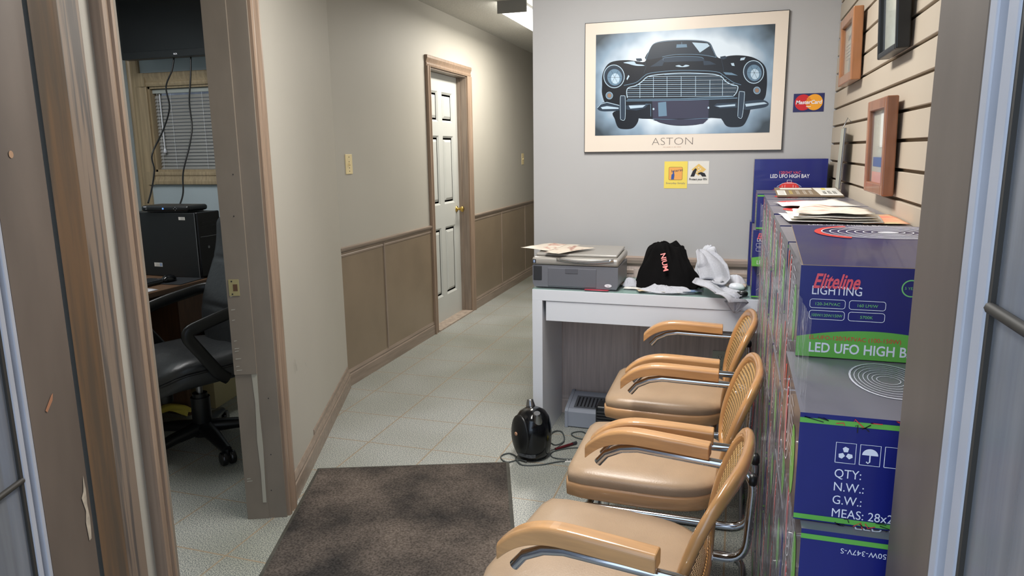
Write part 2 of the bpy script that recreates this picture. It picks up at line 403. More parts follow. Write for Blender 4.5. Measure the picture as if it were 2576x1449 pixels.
def fillet(pts, r, n=6, closed=False):
    pts = [V(p) for p in pts]; out = []; N = len(pts)
    for i, p in enumerate(pts):
        if not closed and i in (0, N-1): out.append(p); continue
        a, b = pts[i-1]-p, pts[(i+1) % N]-p; rr = min(r, a.length*.49, b.length*.49)
        s0, s1 = p+a.normalized()*rr, p+b.normalized()*rr
        for k in range(n+1):
            t = k/n; out.append(s0*(1-t)**2+p*2*t*(1-t)+s1*t*t)
    return out

# ================================================================== SETTING
ZC = 2.49                      # ceiling height
A = V((-1.6556, 2.2041, 0)); D = V((-.36387, .93145, 0)); NV = V((.93145, .36387, 0))   # office wall line: origin at the far jamb, along, out of the wall
def wp(t, off=0, z=0): return A+D*t+NV*off+V((0, 0, z))
UZ = V((0, 0, 1))
struct(MB().box(-4.4, 1.2, .73, 9.4, -.1, 0).build('floor', FLOOR))
struct(MB().box(-9, 9, -8, .73, -.12, -.005).build('ground', GRND))
struct(MB().box(-4.4, 1.2, .73, 9.4, ZC, ZC+.1).build('ceiling', CEIL))
WT = .145
# office wall (slanted) with its doorway
b = MB()
b.obox(wp(0, -WT), D*1.567, NV*WT, UZ*ZC)
b.obox(wp(-1.345, -WT), D*.336, NV*WT, UZ*ZC)
b.obox(wp(-1.009, -WT, 2.06), D*1.009, NV*WT, UZ*(ZC-2.06))
struct(b.build('wall_office', PAINT))
# hall left wall with door opening
XH = -2.24
b = MB()
b.box(XH-.12, XH, 3.62, 5.05, 0, ZC); b.box(XH-.12, XH, 5.86, 9.0, 0, ZC); b.box(XH-.12, XH, 5.05, 5.86, 2.06, ZC)
struct(b.build('wall_left', PAINT))
struct(MB().box(-4.2, -1.0, 9.0, 9.12, 0, ZC).build('wall_end', PAINT))
b = MB(); b.box(-1.021, .45, 3.62, 3.74, 0, ZC); struct(b.build('wall_back', PAINTB))
struct(MB().box(-1.021, -.9, 3.74, 9.0, 0, ZC).build('wall_hall_right', PAINTB))
# office room
struct(MB().box(-4.12, XH-.12, 4.0, 4.12, 0, 1.31).box(-4.12, -3.85, 4.0, 4.12, 1.31, 1.9).box(-3.17, XH-.12, 4.0, 4.12, 1.31, 1.9).box(-4.12, XH-.12, 4.0, 4.12, 1.9, ZC).build('wall_office_back', OFFICE))
struct(MB().box(-4.12, -4.0, .73, 4.0, 0, ZC).build('wall_office_left', OFFICE))
b = MB(); b.obox(wp(-1.345, -WT-.004), D*.336, NV*.003, UZ*ZC); struct(b.build('wall_office_lining', OFFICE))
# entrance wall
b = MB(); b.box(-4.2, -1.34, .75, .93, 0, ZC); b.box(.245, 1.2, .74, .90, 0, ZC); b.box(-1.34, .245, .75, .90, 2.1, ZC)
struct(b.build('wall_entrance', PAINT))
# slat wall on the right
b = MB(); b.box(.421, .47, .90, 3.62, 0, ZC, GROOVE)
z = .0; pitch = .0765; z0 = 1.4345-18*pitch
zz = z0
while zz < ZC:
    lo, hi = max(zz+.0045, 0), min(zz+pitch-.0045, ZC)
    if hi > lo: b.box(.409, .4215, .90, 3.62, lo, hi, SLAT)
    zz += pitch
struct(b.build('wall_right', SLAT, bevel=.0012, seg=1))

# ---- mouldings
CAS = [(0, 0), (.013, 0), (.017, .012), (.017, .022), (.012, .026), (.015, .036), (.024, .058), (.024, .074), (.020, .078), (0, .078)]
BASEP = [(0, 0), (.014, 0), (.014, .072), (.010, .078), (.012, .088), (.007, .104), (.003, .112), (0, .112)]
RAIL = [(0, 0), (.009, .002), (.009, .012), (.004, .018), (.006, .030), (.016, .036), (.020, .046), (.020, .054), (.0, .058)]
# baseboard on slanted wall + hall wall
b = MB(); b.ext(BASEP, wp(.085, 0), NV, UZ, D*1.48, TAUPEH); b.ext([(0, .112), (.003, .112), (.006, .120), (.0045, .135), (0, .14)], wp(.55, 0), NV, UZ, D*1.0, TAUPEH)
struct(b.build('baseboard_office', TAUPEH))
b = MB()
for y0, y1 in ((3.64, 4.995), (5.925, 9.0)): b.ext(BASEP, (XH, y0, 0), (1, 0, 0), (0, 0, 1), (0, y1-y0, 0), TAUPEH)
struct(b.build('baseboard_left', TAUPEH))
b = MB(); b.ext(BASEP, (.43, 3.62, 0), (0, -1, 0), (0, 0, 1), (-1.44, 0, 0), PICKLE); struct(b.build('baseboard_back', PICKLE))
# hall wainscot: panels, battens, rail
b = MB()
for y0, y1, bs in ((3.66, 4.995, (4.214,)), (5.925, 9.0, (6.723, 7.55, 8.4))):
    b.box(XH, XH+.006, y0, y1, .1, .83, WAINS)
    for y in bs: b.box(XH+.006, XH+.012, y-.008, y+.008, .11, .83, TAUPE)
    b.ext(RAIL, (XH, y0, .808), (1, 0, 0), (0, 0, 1), (0, y1-y0, 0), TAUPEH)
struct(b.build('trim_1', WAINS))
# back wall wainscot
b = MB(); b.box(-1.0, .42, 3.612, 3.62, .1, .83, PICKLE)
for x in (-.925, -.468, .12): b.ext([(0, -.018), (.006, -.018), (.011, -.01), (.007, -.004), (.007, .004), (.011, .01), (.006, .018), (0, .018)], (x, 3.612, .1), (0, -1, 0), (1, 0, 0), (0, 0, .72), PICKLE)
b.ext([(a*1.3, c*1.6) for a, c in RAIL], (.43, 3.62, .79), (0, -1, 0), (0, 0, 1), (-1.43, 0, 0), PICKR)
struct(b.build('trim_2', PICKLE))
# office corner trim
b = MB(); b.ext([(0, 0), (.02, 0), (.026, .02), (.018, .03), (.024, .05), (.022, .085), (.012, .095), (0, .095)], (-3.995, 4.0, 0), (0, -1, 0), (1, 0, 0), (0, 0, 2.4), GOLDT)
struct(b.build('trim_3', GOLDT))

# ---- doorway to the office (door_1)
dr = sroot('door_1', wp(0, -WT/2))
b = MB(); b.obox(wp(-.012, -WT-.003), D*.012, NV*(WT+.006), UZ*2.06, JAMB)
b.obox(wp(-.022, -WT-.003, .6), D*.0125, NV*.083, UZ*1.46, JAMB); b.obox(wp(-.016, -WT-.003), D*.005, NV*.083, UZ*.6, JAMB)         # door stop
b.obox(wp(-1.009, -WT-.003), D*.012, NV*(WT+.006), UZ*2.06, JAMB)
b.obox(wp(-1.009, -WT-.003, 2.048), D*1.009, NV*(WT+.006), UZ*.012, JAMB)
b.build('jamb', JAMB, dr, True)
b = MB(); b.ext(CAS, wp(0, 0), NV, D, UZ*2.06, PINK); b.ext(CAS, wp(-1.030, 0), NV, -D, UZ*2.06, PINK); b.ext(CAS, wp(-1.085, 0, 2.06), NV, UZ, D*1.16, PINK)
b.build('casing', PINK, dr, True)
# marks: worn strip of pale paint + filler at the foot of the jamb
b = MB(); pl = Pl(wp(-.0168, -WT-.003), NV, UZ)
b.poly(pl, [(.062, .60), (.083, .60), (.081, .45), (.083, .30), (.080, .18), (.078, .07), (.064, .07), (.066, .2), (.062, .33), (.067, .48)], mat('pale_filler', C(176, 172, 158), .7), .0009); PJ = Pl(wp(-.0228, -WT-.003), NV, UZ)
for z, wv in ((.70, .016), (.73, .01), (.66, .02), (.63, .012), (.69, .014), (.81, .01), (.85, .014), (.17, .014), (.9, .008), (.60, .017), (.615, .02), (.16, .02)):
    b.poly(PJ if z > .6 else pl, [(.01, z), (.01+wv, z+.002), (.012+wv, z+.005), (.011, z+.004)], mat('scuff_paint', C(172, 168, 156), .7), .0009)
for a, z in ((.05, 1.2), (.06, 1.35), (.1, .12), (.11, .27), (.118, .5)): b.disc(PJ if z > .6 else pl, a, z, .002, .003, INKD, -.009 if (a > .083 and z > .6) else .0009, 8)
b.build('worn_paint', None, dr, True)
b = MB(); b.obox(wp(-.0245, -WT+.006, .905), D*.002, NV*.038, UZ*.062, mat('strike_brass', C(182, 172, 128), .4, metal=.5))
b.poly(Pl(wp(-.0248, -WT+.006, .905), NV, UZ), [(.016, .018), (.032, .018), (.032, .044), (.016, .044)], mat('latch_hole', C(92, 66, 48), .9), .0004)
b.disc(Pl(wp(-.0248, -WT+.006, .905), NV, UZ), .012, .055, .003, .003, INKD); b.disc(Pl(wp(-.0248, -WT+.006, .905), NV, UZ), .012, .007, .003, .003, INKD)
b.build('strike_plate', BRASS, dr, True, bevel=.0006)

b = MB(); pl = Pl(wp(0, 0), D, UZ); SC_ = mat('scuff_grey', C(120, 118, 110), .7)
for a, z, h in ((.28, .50, .05), (.30, .505, .055), (.315, .50, .035), (.48, .47, .02)): b.line(pl, [(a, z+h), (a+.012, z)], .0016, SC_, .0009)
b.build('wall_scuff', SC_, bpy.data.objects['wall_office'])
# ---- entrance surround, left: oak stile + brown board on the same wall
b = MB(); b.ext([(0, 0), (.012, 0), (.016, .004), (.018, .05), (.024, .105), (.024, .118), (0, .118)], wp(-1.176, 0), NV, -D, UZ*2.1, OAK2)
struct(b.build('trim_4', OAK2))
b = MB(); b.ext([(0, 0), (.016, 0), (.020, .003), (.018, .010), (.010, .030), (.002, .050), (0, .056)], wp(-1.286, .012), NV, -D, UZ*2.1, OAK); struct(b.build('trim_5', OAK))
b = MB(); b.obox(wp(-1.343, -.02), -D*.008, NV*.018, UZ*2.1, mat('dark_joint', C(44, 40, 36), .8)); b.obox(wp(-1.350, -.1), -D*.138, NV*.108, UZ*2.1, JAMB2)
pl = Pl(wp(-1.357, .008), D, UZ)
b.poly(Pl(wp(-1.357, .0085), D, UZ), [(-.012, .80), (-.006, .83), (-.003, .80), (-.005, .77), (-.002, .74), (-.006, .70), (-.014, .70), (-.017, .74), (-.012, .76), (-.02, .79)], mat('bare_plaster', C(196, 182, 162), .9, noise_amt=.3, noise_scale=60), .0006)
b.poly(Pl(wp(-1.357, .0085), D, UZ), [(-.085, .985), (-.066, 1.0), (-.062, 1.012), (-.068, 1.01), (-.09, .99)], mat('scratch_wood', C(168, 116, 84), .8), .0006)
b.disc(Pl(wp(-1.357, .0085), D, UZ), -.082, 1.425, .006, .006, mat('screw_filler', C(176, 138, 106), .7), .0006)
struct(b.build('trim_6', JAMB2))
# right reveal post
b = MB(); b.box(.2, .245, .734, .905, 0, 2.1, JAMB2); struct(b.build('trim_7', JAMB2, bevel=.003))
# open glazed doors: right leaf parallel to Y, left leaf along the office wall line
g = sroot('door_3', (.21, .4, 0))
def leaf(root, o, dirv, outv, zbar, k=1.0):
    # o: hinge point on floor; dirv: away from hinge; outv: towards viewer side
    o, dv, ov = V(o), V(dirv).normalized(), V(outv).normalized()
    b = MB(); T = ov*-.035
    b.obox(o, dv*.021*k, T, UZ*2.08, ALU); b.obox(o+dv*.021*k-ov*.010, dv*.026*k, T*.6, UZ*2.08, mat('leaf_groove', C(128, 122, 118), .6)); b.obox(o+dv*.047*k, dv*.026*k, T, UZ*2.08, ALU)
    b.obox(o+dv*.073, dv*.77, T, UZ*.1, ALU); b.obox(o+dv*.073+UZ*1.98, dv*.77, T, UZ*.1, ALU); b.obox(o+dv*.80, dv*.05, T, UZ*2.08, ALU)
    b.build('stile_frame', ALU, root, True, bevel=.002)
    b = MB(); b.obox(o+dv*.073*k-ov*.002, dv*.007, T*.25, UZ*1.88+UZ*.1, ALUD); b.build('glazing_seal', ALUD, root, True)
    b = MB(); b.tube([o+dv*.078*k-ov*.003+UZ*zbar, o+dv*.80-ov*.003+UZ*zbar], .005, ALUD, 8); b.build('glazing_bar', ALUD, root, True)
    b = MB(); b.obox(o+dv*.078*k-ov*.006+UZ*.1, dv*.724, ov*-.005, UZ*1.88, GLASS); b.build('pane', GLASS, root, True)
leaf(g, (.2, .734, 0), (0, -1, 0), (-1, 0, 0), 1.289)
g = sroot('door_4', tuple(wp(-1.5, 0)))
leaf(g, wp(-1.488, .008), -D, NV, .9, .5)
struct(MB().box(.245, 4, .72, .739, -.1, 3.2).box(-5, -1.36, .73, .749, -.1, 3.2).box(-1.36, .245, .73, .749, 2.1, 3.2).build('wall_exterior', EXT))
struct(MB().box(-6, -2.6, 5.2, 5.4, 0, 5).build('wall_neighbour', mat('neighbour_brick', C(96, 92, 90), .9, noise_amt=.4, noise_scale=10)))

# ---- hall door (door_2)
dr = sroot('door_2', (XH, 5.455, 0))
b = MB()
b.box(XH-.12, XH+.001, 5.05, 5.075, 0, 2.06, TAUPE); b.box(XH-.12, XH+.001, 5.835, 5.86, 0, 2.06, TAUPE); b.box(XH-.12, XH+.001, 5.05, 5.86, 2.04, 2.06, TAUPE)
b.box(XH-.1, XH-.06, 5.075, 5.087, 0, 2.04, TAUPE); b.box(XH-.1, XH-.06, 5.823, 5.835, 0, 2.04, TAUPE)
b.build('jamb', TAUPE, dr, True)
b = MB(); b.ext(CAS, (XH, 5.07, 0), (1, 0, 0), (0, -1, 0), (0, 0, 2.05), PINK); b.ext(CAS, (XH, 5.84, 0), (1, 0, 0), (0, 1, 0), (0, 0, 2.05), PINK)
b.ext(CAS, (XH, 4.992, 2.05), (1, 0, 0), (0, 0, 1), (0, .926, 0), PINK); b.build('casing', PINK, dr, True)
b = MB(); XD = XH-.085
b.box(XD-.035, XD-.012, 5.078, 5.832, .008, 2.038, DOORW)
y0, y1 = 5.078, 5.832; cols = ((y0+.11, y0+.335), (y1-.335, y1-.11)); rows = ((.22, .80), (.99, 1.55), (1.66, 1.90))
ys = [y0, cols[0][0], cols[0][1], cols[1][0], cols[1][1], y1]; zs = [.008, .22, .80, .99, 1.55, 1.66, 1.90, 2.038]
for i in range(5):
    for j in range(7):
        if i in (1, 3) and j in (1, 3, 5):
            a0, a1, c0, c1 = ys[i], ys[i+1], zs[j], zs[j+1]
            q = lambda ins, x: [(x, a0+ins, c0+ins), (x, a1-ins, c0+ins), (x, a1-ins, c1-ins), (x, a0+ins, c1-ins)]
            r0, r1, r2, r3 = q(0, XD), q(.016, XD-.012), q(.03, XD-.012), q(.05, XD-.002)
            vs = r0+r1+r2+r3; fs = []
            for k in range(3):
                for e in range(4): fs.append((k*4+e, k*4+(e+1) % 4, k*4+4+(e+1) % 4, k*4+4+e))
            fs.append((12, 13, 14, 15)); b.add(vs, fs, DOORW)
        else: b.box(XD-.013, XD, ys[i], ys[i+1], zs[j], zs[j+1], DOORW)
b.build('door_leaf', DOORW, dr, True)
b = MB(); b.lathe([(.026, 0), (.026, .006), (.011, .010), (.010, .034), (.020, .042), (.026, .052), (.025, .062), (.014, .068)], (XD, 5.755, .93), (1, 0, 0), BRASS); b.build('door_knob', BRASS, dr, True)
b = MB(); b.box(XH-.11, XH+.02, 5.08, 5.83, 0, .012, mat('worn_threshold', C(176, 160, 146), .6, noise_amt=.3, noise_scale=30)); b.build('threshold', None, dr, True)

# ---- window_1 in the office, with glass
wr = sroot('window_1', (-3.5, 4.0, 1.6))
b = MB(); W0, W1, Z0, Z1 = -3.85, -3.17, 1.31, 1.88
for o_, A_, L_ in (((W0, 4.0, Z0), (-1, 0, 0), (0, 0, Z1-Z0)), ((W1, 4.0, Z0), (1, 0, 0), (0, 0, Z1-Z0))):
    b.ext([(a, c*1.12) for a, c in CAS], o_, (0, -1, 0), A_, L_, GOLDT)
b.ext([(a, c*1.12) for a, c in CAS], (W0, 4.0, Z1), (0, -1, 0), (0, 0, 1), (W1-W0, 0, 0), GOLDT)
b.ext([(a, c*1.12) for a, c in CAS], (W0, 4.0, Z0), (0, -1, 0), (0, 0, -1), (W1-W0, 0, 0), GOLDT)
b.box(W0, W0+.015, 4.0, 4.1, Z0, Z1, GOLDT); b.box(W1-.015, W1, 4.0, 4.1, Z0, Z1, GOLDT); b.box(W0, W1, 4.0, 4.1, Z0, Z0+.015, GOLDT); b.box(W0, W1, 4.0, 4.1, Z1-.015, Z1, GOLDT)
for cx_ in (W0-.088, W1):
    for cz_ in (Z0-.088, Z1): b.box(cx_, cx_+.088, 3.977, 4.0, cz_, cz_+.088, GOLDT)
b.build('window_frame', GOLDT, wr, True)
b = MB(); b.box(W0, W1, 4.085, 4.09, Z0, Z1, PANE); b.build('pane', PANE, wr, True)
t = thing('window_blind', 'grey venetian blind with tilt wand in the office window', 'blind', (-3.51, 4.04, Z0+.02))
b = MB(); zz = Z0+.03
while zz < Z1-.05:
    b.add([(W0+.02, 4.032, zz-.0115), (W1-.02, 4.032, zz-.0115), (W1-.02, 4.042, zz+.0095), (W0+.02, 4.042, zz+.0095)], [(0, 1, 2, 3)], BLIND)
    zz += .0225
b.build('slats', BLIND, t, True, solid=.001)
b = MB(); b.box(W0+.016, W1-.016, 4.02, 4.055, Z1-.045, Z1-.018, mat('clear_headrail', C(170, 176, 172), .2)); b.build('headrail', None, t, True, bevel=.002)
b = MB(); b.box(W0+.02, W1-.02, 4.026, 4.05, Z0+.016, Z0+.024, BLIND); b.build('bottom_rail', BLIND, t, True)
b = MB(); b.tube([(W0+.075, 4.02, Z1-.05), (W0+.078, 4.016, Z0+.16)], .0045, WHITE, 6); b.lathe([(.004, 0), (.009, -.012), (.012, -.03), (.004, -.034)], (W0+.078, 4.016, Z0+.16), (0, 0, 1), WHITE, 8); b.build('tilt_wand', WHITE, t, True)
for x in (W0+.05, W0+.16, W0+.42, W1-.1): b = MB(); b.tube([(x, 4.024, Z1-.04), (x, 4.024, Z0+.02)], .001, WHITE, 5); b.build('ladder_cord', WHITE, t, True)

# ================================================================== LAMPS
DIFF = emit('lamp_diffuser', (1.0, .97, .90, 1), 7.0)
LPF = mat('lamp_housing', C(150, 150, 148), .5)
def ceiling_light(x0, x1, y0, y1, z0, label, power, color, em=None):
    t = thing('ceiling_light', label, 'light', ((x0+x1)/2, (y0+y1)/2, z0))
    b = MB(); b.box(x0, x1, y0, y0+.02, z0, ZC, LPF); b.box(x0, x1, y1-.02, y1, z0, ZC, LPF); b.box(x0+.03, x1-.03, y0+.02, y1-.02, ZC-.03, ZC, LPF); b.build('housing', LPF, t, True)
    b = MB(); b.box(x0+.012, x1-.012, y0+.02, y1-.02, z0+.008, ZC-.03, em or DIFF); b.build('diffuser', None, t, True, bevel=.008)
    ld = bpy.data.lights.new('tube_light', 'AREA'); ld.shape = 'RECTANGLE'; ld.size = x1-x0-.02; ld.size_y = y1-y0-.05; ld.energy = power; ld.color = color
    lo = bpy.data.objects.new('tube_light', ld); COL.objects.link(lo); lo.parent = t; lo.location = (0, 0, -.004)
    return t
ceiling_light(-1.72, -1.50, 5.15, 6.37, 2.405, 'long white fluorescent light fixture on the hallway ceiling', 30, (1.0, .94, .84))
ceiling_light(-.75, -.45, 1.7, 2.9, 2.41, 'fluorescent ceiling fixture above the waiting chairs', 30, (1.0, .97, .93))
ceiling_light(-3.4, -3.1, 2.0, 3.2, 2.41, 'added unseen ceiling fixture above the office desk', 9, (.95, .97, 1.0))  # fixture added out of view to light the office

# ================================================================== MAT
t = thing('entrance_mat', 'dark brown-grey worn entrance mat with rubber edge on the tiles', 'mat', (-1.2, 2.3, 0))
tl, tr, br, bl = V((-1.772, 2.608, 0)), V((-.949, 2.915, 0)), V((-.55, 1.80, 0)), V((-1.386, 1.49, 0))
cc = (tl+tr+br+bl)/4
def matp(a, s, z): return cc+(a-cc)*s+UZ*z
q0 = [matp(p, 1.0, .001) for p in (bl, br, tr, tl)]; q1 = [matp(p, 1.0, .004) for p in (bl, br, tr, tl)]; q2 = [matp(p, .965, .006) for p in (bl, br, tr, tl)]
b = MB(); b.add(q0+q1+q2, [(3, 2, 1, 0)]+[(k, (k+1) % 4, 4+(k+1) % 4, 4+k) for k in range(4)]+[(4+k, 4+(k+1) % 4, 8+(k+1) % 4, 8+k) for k in range(4)], mat('mat_rubber', C(72, 70, 62), .7, noise_amt=.3, noise_scale=30)); b.build('rubber_edge', None, t, True)
q3 = [matp(p, .965, .010) for p in (bl, br, tr, tl)]
b = MB(); b.add(q2+q3, [(4, 5, 6, 7)]+[(k, (k+1) % 4, 4+(k+1) % 4, 4+k) for k in range(4)], MATM); b.build('pile', MATM, t, True)

# ================================================================== CHAIRS
def seat_outline(th, a=.236, w=.232):
    c, s = math.cos(th), math.sin(th); n = 13 if c < 0 else 3.2
    r = (abs(c)**n+abs(s)**n)**(-1/n); x, y = r*c, r*s
    return x*a, y*w*(1-.04*(x < 0)*abs(x))
def back_surf(u, v):   # u in -1..1 across, v 0..1 up
    z = .430+.352*v
    x = -.016+.090*v-.018*math.sin(v*math.pi*1.0)-.028*u*u+.012*(v>1)
    return V((x, u*.236, z))
def make_chair(label):
    t = thing('cantilever_armchair', label, 'chair', (0, 0, 0), 0, 'cane-back waiting chairs along the cartons')
    SX = -.247   # seat centre x
    # seat
    b = MB(); n = 48
    def ring(sc, z): return [V((SX+seat_outline(2*math.pi*k/n)[0]*sc, seat_outline(2*math.pi*k/n)[1]*sc, z)) for k in range(n)]
    prof = [(.985, .395), (1.0, .400), (1.0, .432), (.985, .438), (.93, .438)]
    vs = [p for sc, z in prof for p in ring(sc, z)]
    b.add(vs, [(i*n+k, i*n+(k+1) % n, (i+1)*n+(k+1) % n, (i+1)*n+k) for i in range(len(prof)-1) for k in range(n)], SEATF, True)
    b.add(ring(.985, .395), [tuple(range(n))[::-1]], SEATF)
    b.build('seat_frame', SEATF, t)
    b = MB(); prof = [(.975, .437), (.988, .446), (.985, .458), (.968, .468), (.90, .477), (.7, .484), (.45, .488), (.2, .489), (.02, .489)]
    vs = [p for sc, z in prof for p in ring(sc, z)]
    b.add(vs, [(i*n+k, i*n+(k+1) % n, (i+1)*n+(k+1) % n, (i+1)*n+k) for i in range(len(prof)-1) for k in range(n)], VINYL, True)
    b.add(ring(.02, .489), [tuple(range(n))], VINYL); b.build('seat_cushion', VINYL, t)
    # back: bentwood loop + cane sheet
    b = MB(); pts = []
    for k in range(64):
        th = 2*math.pi*k/64; c, s = math.cos(th), math.sin(th); e = 4.2
        r = (abs(c)**e+abs(s)**e)**(-1/e); pts.append(back_surf(r*c*.93, .5+.5*r*s*.93))
    b.tube(pts, .0195, BENT, 12, True, sx=.66, sy=1.0, upv=(1, 0, 0)); b.build('back_frame', BENT, t)
    b = MB(); rings = []; m_ = 48; vs = []
    for j in range(9):
        q = .90*j/8
        for k in range(m_):
            th = 2*math.pi*k/m_; c, s = math.cos(th), math.sin(th); e = 4.2
            r = (abs(c)**e+abs(s)**e)**(-1/e); vs.append(back_surf(r*c*q, .5+.5*r*s*q)+V((-.004, 0, 0)))
    b.add(vs, [(j*m_+k, j*m_+(k+1) % m_, (j+1)*m_+(k+1) % m_, (j+1)*m_+k) for j in range(8) for k in range(m_)], CANE, True)
    b.build('cane_panel', CANE, t)
    # chrome frame
    b = MB(); r = .0115; P = []
    side = lambda y: [(-.362, y, .592), (-.345, y, .612), (-.305, y, .632), (-.26, y, .637), (.0, y, .632), (.052, y, .630), (.068, y, .60), (.052, y, .50), (.03, y, .405), (.0, y, .385), (-.42, y, .385), (-.455, y, .36), (-.455, y, .04), (-.43, y, .013), (.05, y, .013)]
    for y in (-.272, .272):
        yy = y
        arm = [(-.352, yy, .568), (-.328, yy, .598), (-.285, yy, .620), (.015, yy, .626)]
        k = .93
        path = arm[:3]+fillet([(-.24, yy, .629), (.062, yy*.99, .624), (.052, yy*.9, .382), (-.452, yy*.86, .380), (-.458, yy*.86, .0125), (-.40, yy*.86, .0125)], .06, 7)
        b.tube(path, r, CHROME, 12)
    zf = .0125; yb = .272*.86
    b.tube(fillet([(-.41, -yb, zf), (.055, -yb, zf), (.055, yb, zf), (-.41, yb, zf)], .07, 8), r, CHROME, 12)
    b.tube([(-.40, -yb, .380), (-.40, yb, .380)], r*.9, CHROME, 10); b.tube([(-.06, -yb*1.02, .382), (-.06, yb*1.02, .382)], r*.9, CHROME, 10)
    b.build('tube_frame', CHROME, t)
    # armrests
    for y in (-.272, .272):
        b = MB(); secs = []
        path = [(-.385, .600, .9), (-.362, .622, 1), (-.335, .641, 1), (-.30, .655, 1), (-.25, .663, 1), (-.15, .661, 1), (-.05, .657, 1)]
        fine = []
        for q in range(len(path)-1):
            a_, b_, c_, d_ = path[max(q-1, 0)], path[q], path[q+1], path[min(q+2, len(path)-1)]
            for e_ in range(4):
                f = e_/4; fine.append(tuple(.5*(2*n_+(o_-m_)*f+(2*m_-5*n_+4*o_-p_)*f*f+(3*n_-m_-3*o_+p_)*f**3) for m_, n_, o_, p_ in zip(a_, b_, c_, d_)))
        path = fine+[path[-1]]
        for x, z, k in path:
            w_, h_ = .0215*k, .019
            secs.append([V((x, y-w_, z-h_)), V((x, y+w_, z-h_)), V((x, y+w_*1.05, z+h_*.6)), V((x, y+w_*.75, z+h_)), V((x, y-w_*.75, z+h_)), V((x, y-w_*1.05, z+h_*.6))])
        vs = [p for s_ in secs for p in s_]
        b.add(vs, [(i*6+k, (i+1)*6+k, (i+1)*6+(k+1) % 6, i*6+(k+1) % 6) for i in range(len(secs)-1) for k in range(6)]+[(0, 1, 2, 3, 4, 5), tuple(range(len(vs)-6, len(vs)))[::-1]], BEECH)
        b.build('armrest', BEECH, t, bevel=.003)
    for y in (-.266, .266):
        b = MB(); b.lathe([(.0135, 0), (.017, .004), (.017, .014), (.010, .02)], (.050, y, .60), (1, 0, 0), BLACK, 14); b.build('end_cap', BLACK, t)
    return t
ch = make_chair('cane-back chrome armchair with tan seat nearest the desk')
ch.location = (.022, 2.81, 0)
c2 = copy_tree(ch); c2.location = (.022, 2.15, 0); c2['label'] = 'cane-back chrome armchair with tan seat, middle one of the row'
c3 = copy_tree(ch); c3.location = (-.022, 1.50, 0); c3.rotation_euler = (0, 0, math.radians(-8)); c3['label'] = 'cane-back chrome armchair with tan seat nearest the entrance, cut by the photo bottom'

# ================================================================== CARTONS
BW, BH = .298, .1525
def ufo_side(b, pl, w, h, flip=1):
    # disc lamp drawn from below: red cap, white coils
    b.disc(pl, w*.36, h*.5, w*.10, h*.44, RED, .0006, 20, 90, 270)
    for k in range(4): b.ring(pl, w*.40, h*.5, w*(.16-.035*k), h*(.42-.09*k), .0022, INKW, .0010, 24)
    b.disc(pl, w*.78, h*.38, w*.10, h*.34, GREEN, .0006, 16)
    for k in range(7): b.line(pl, [(w*(.56+.012*k), h*(.86-.09*k)), (w*(.70+.012*k), h*(.84-.09*k))], .0022, INKW, .0008)
    b.poly(pl, [(w*.08, h*.9), (w*.16, h*.95), (w*.13, h*.6)], RED)
def ufo_top(b, pl, w):
    b.disc(pl, w*.42, w*.52, w*.31, w*.30, RED, .0006, 28, 60, 260)
    for k in range(7): b.ring(pl, w*.52, w*.5, w*(.32-.045*k), w*(.30-.042*k), .0028, INKW, .0010, 32)
    b.disc(pl, w*.52, w*.5, w*.055, w*.05, INKW, .0009)
    b.text(pl, 'LED UFO HIGH BAY', w*.22, w*.05, w*.085, INKW, width=w*.6)
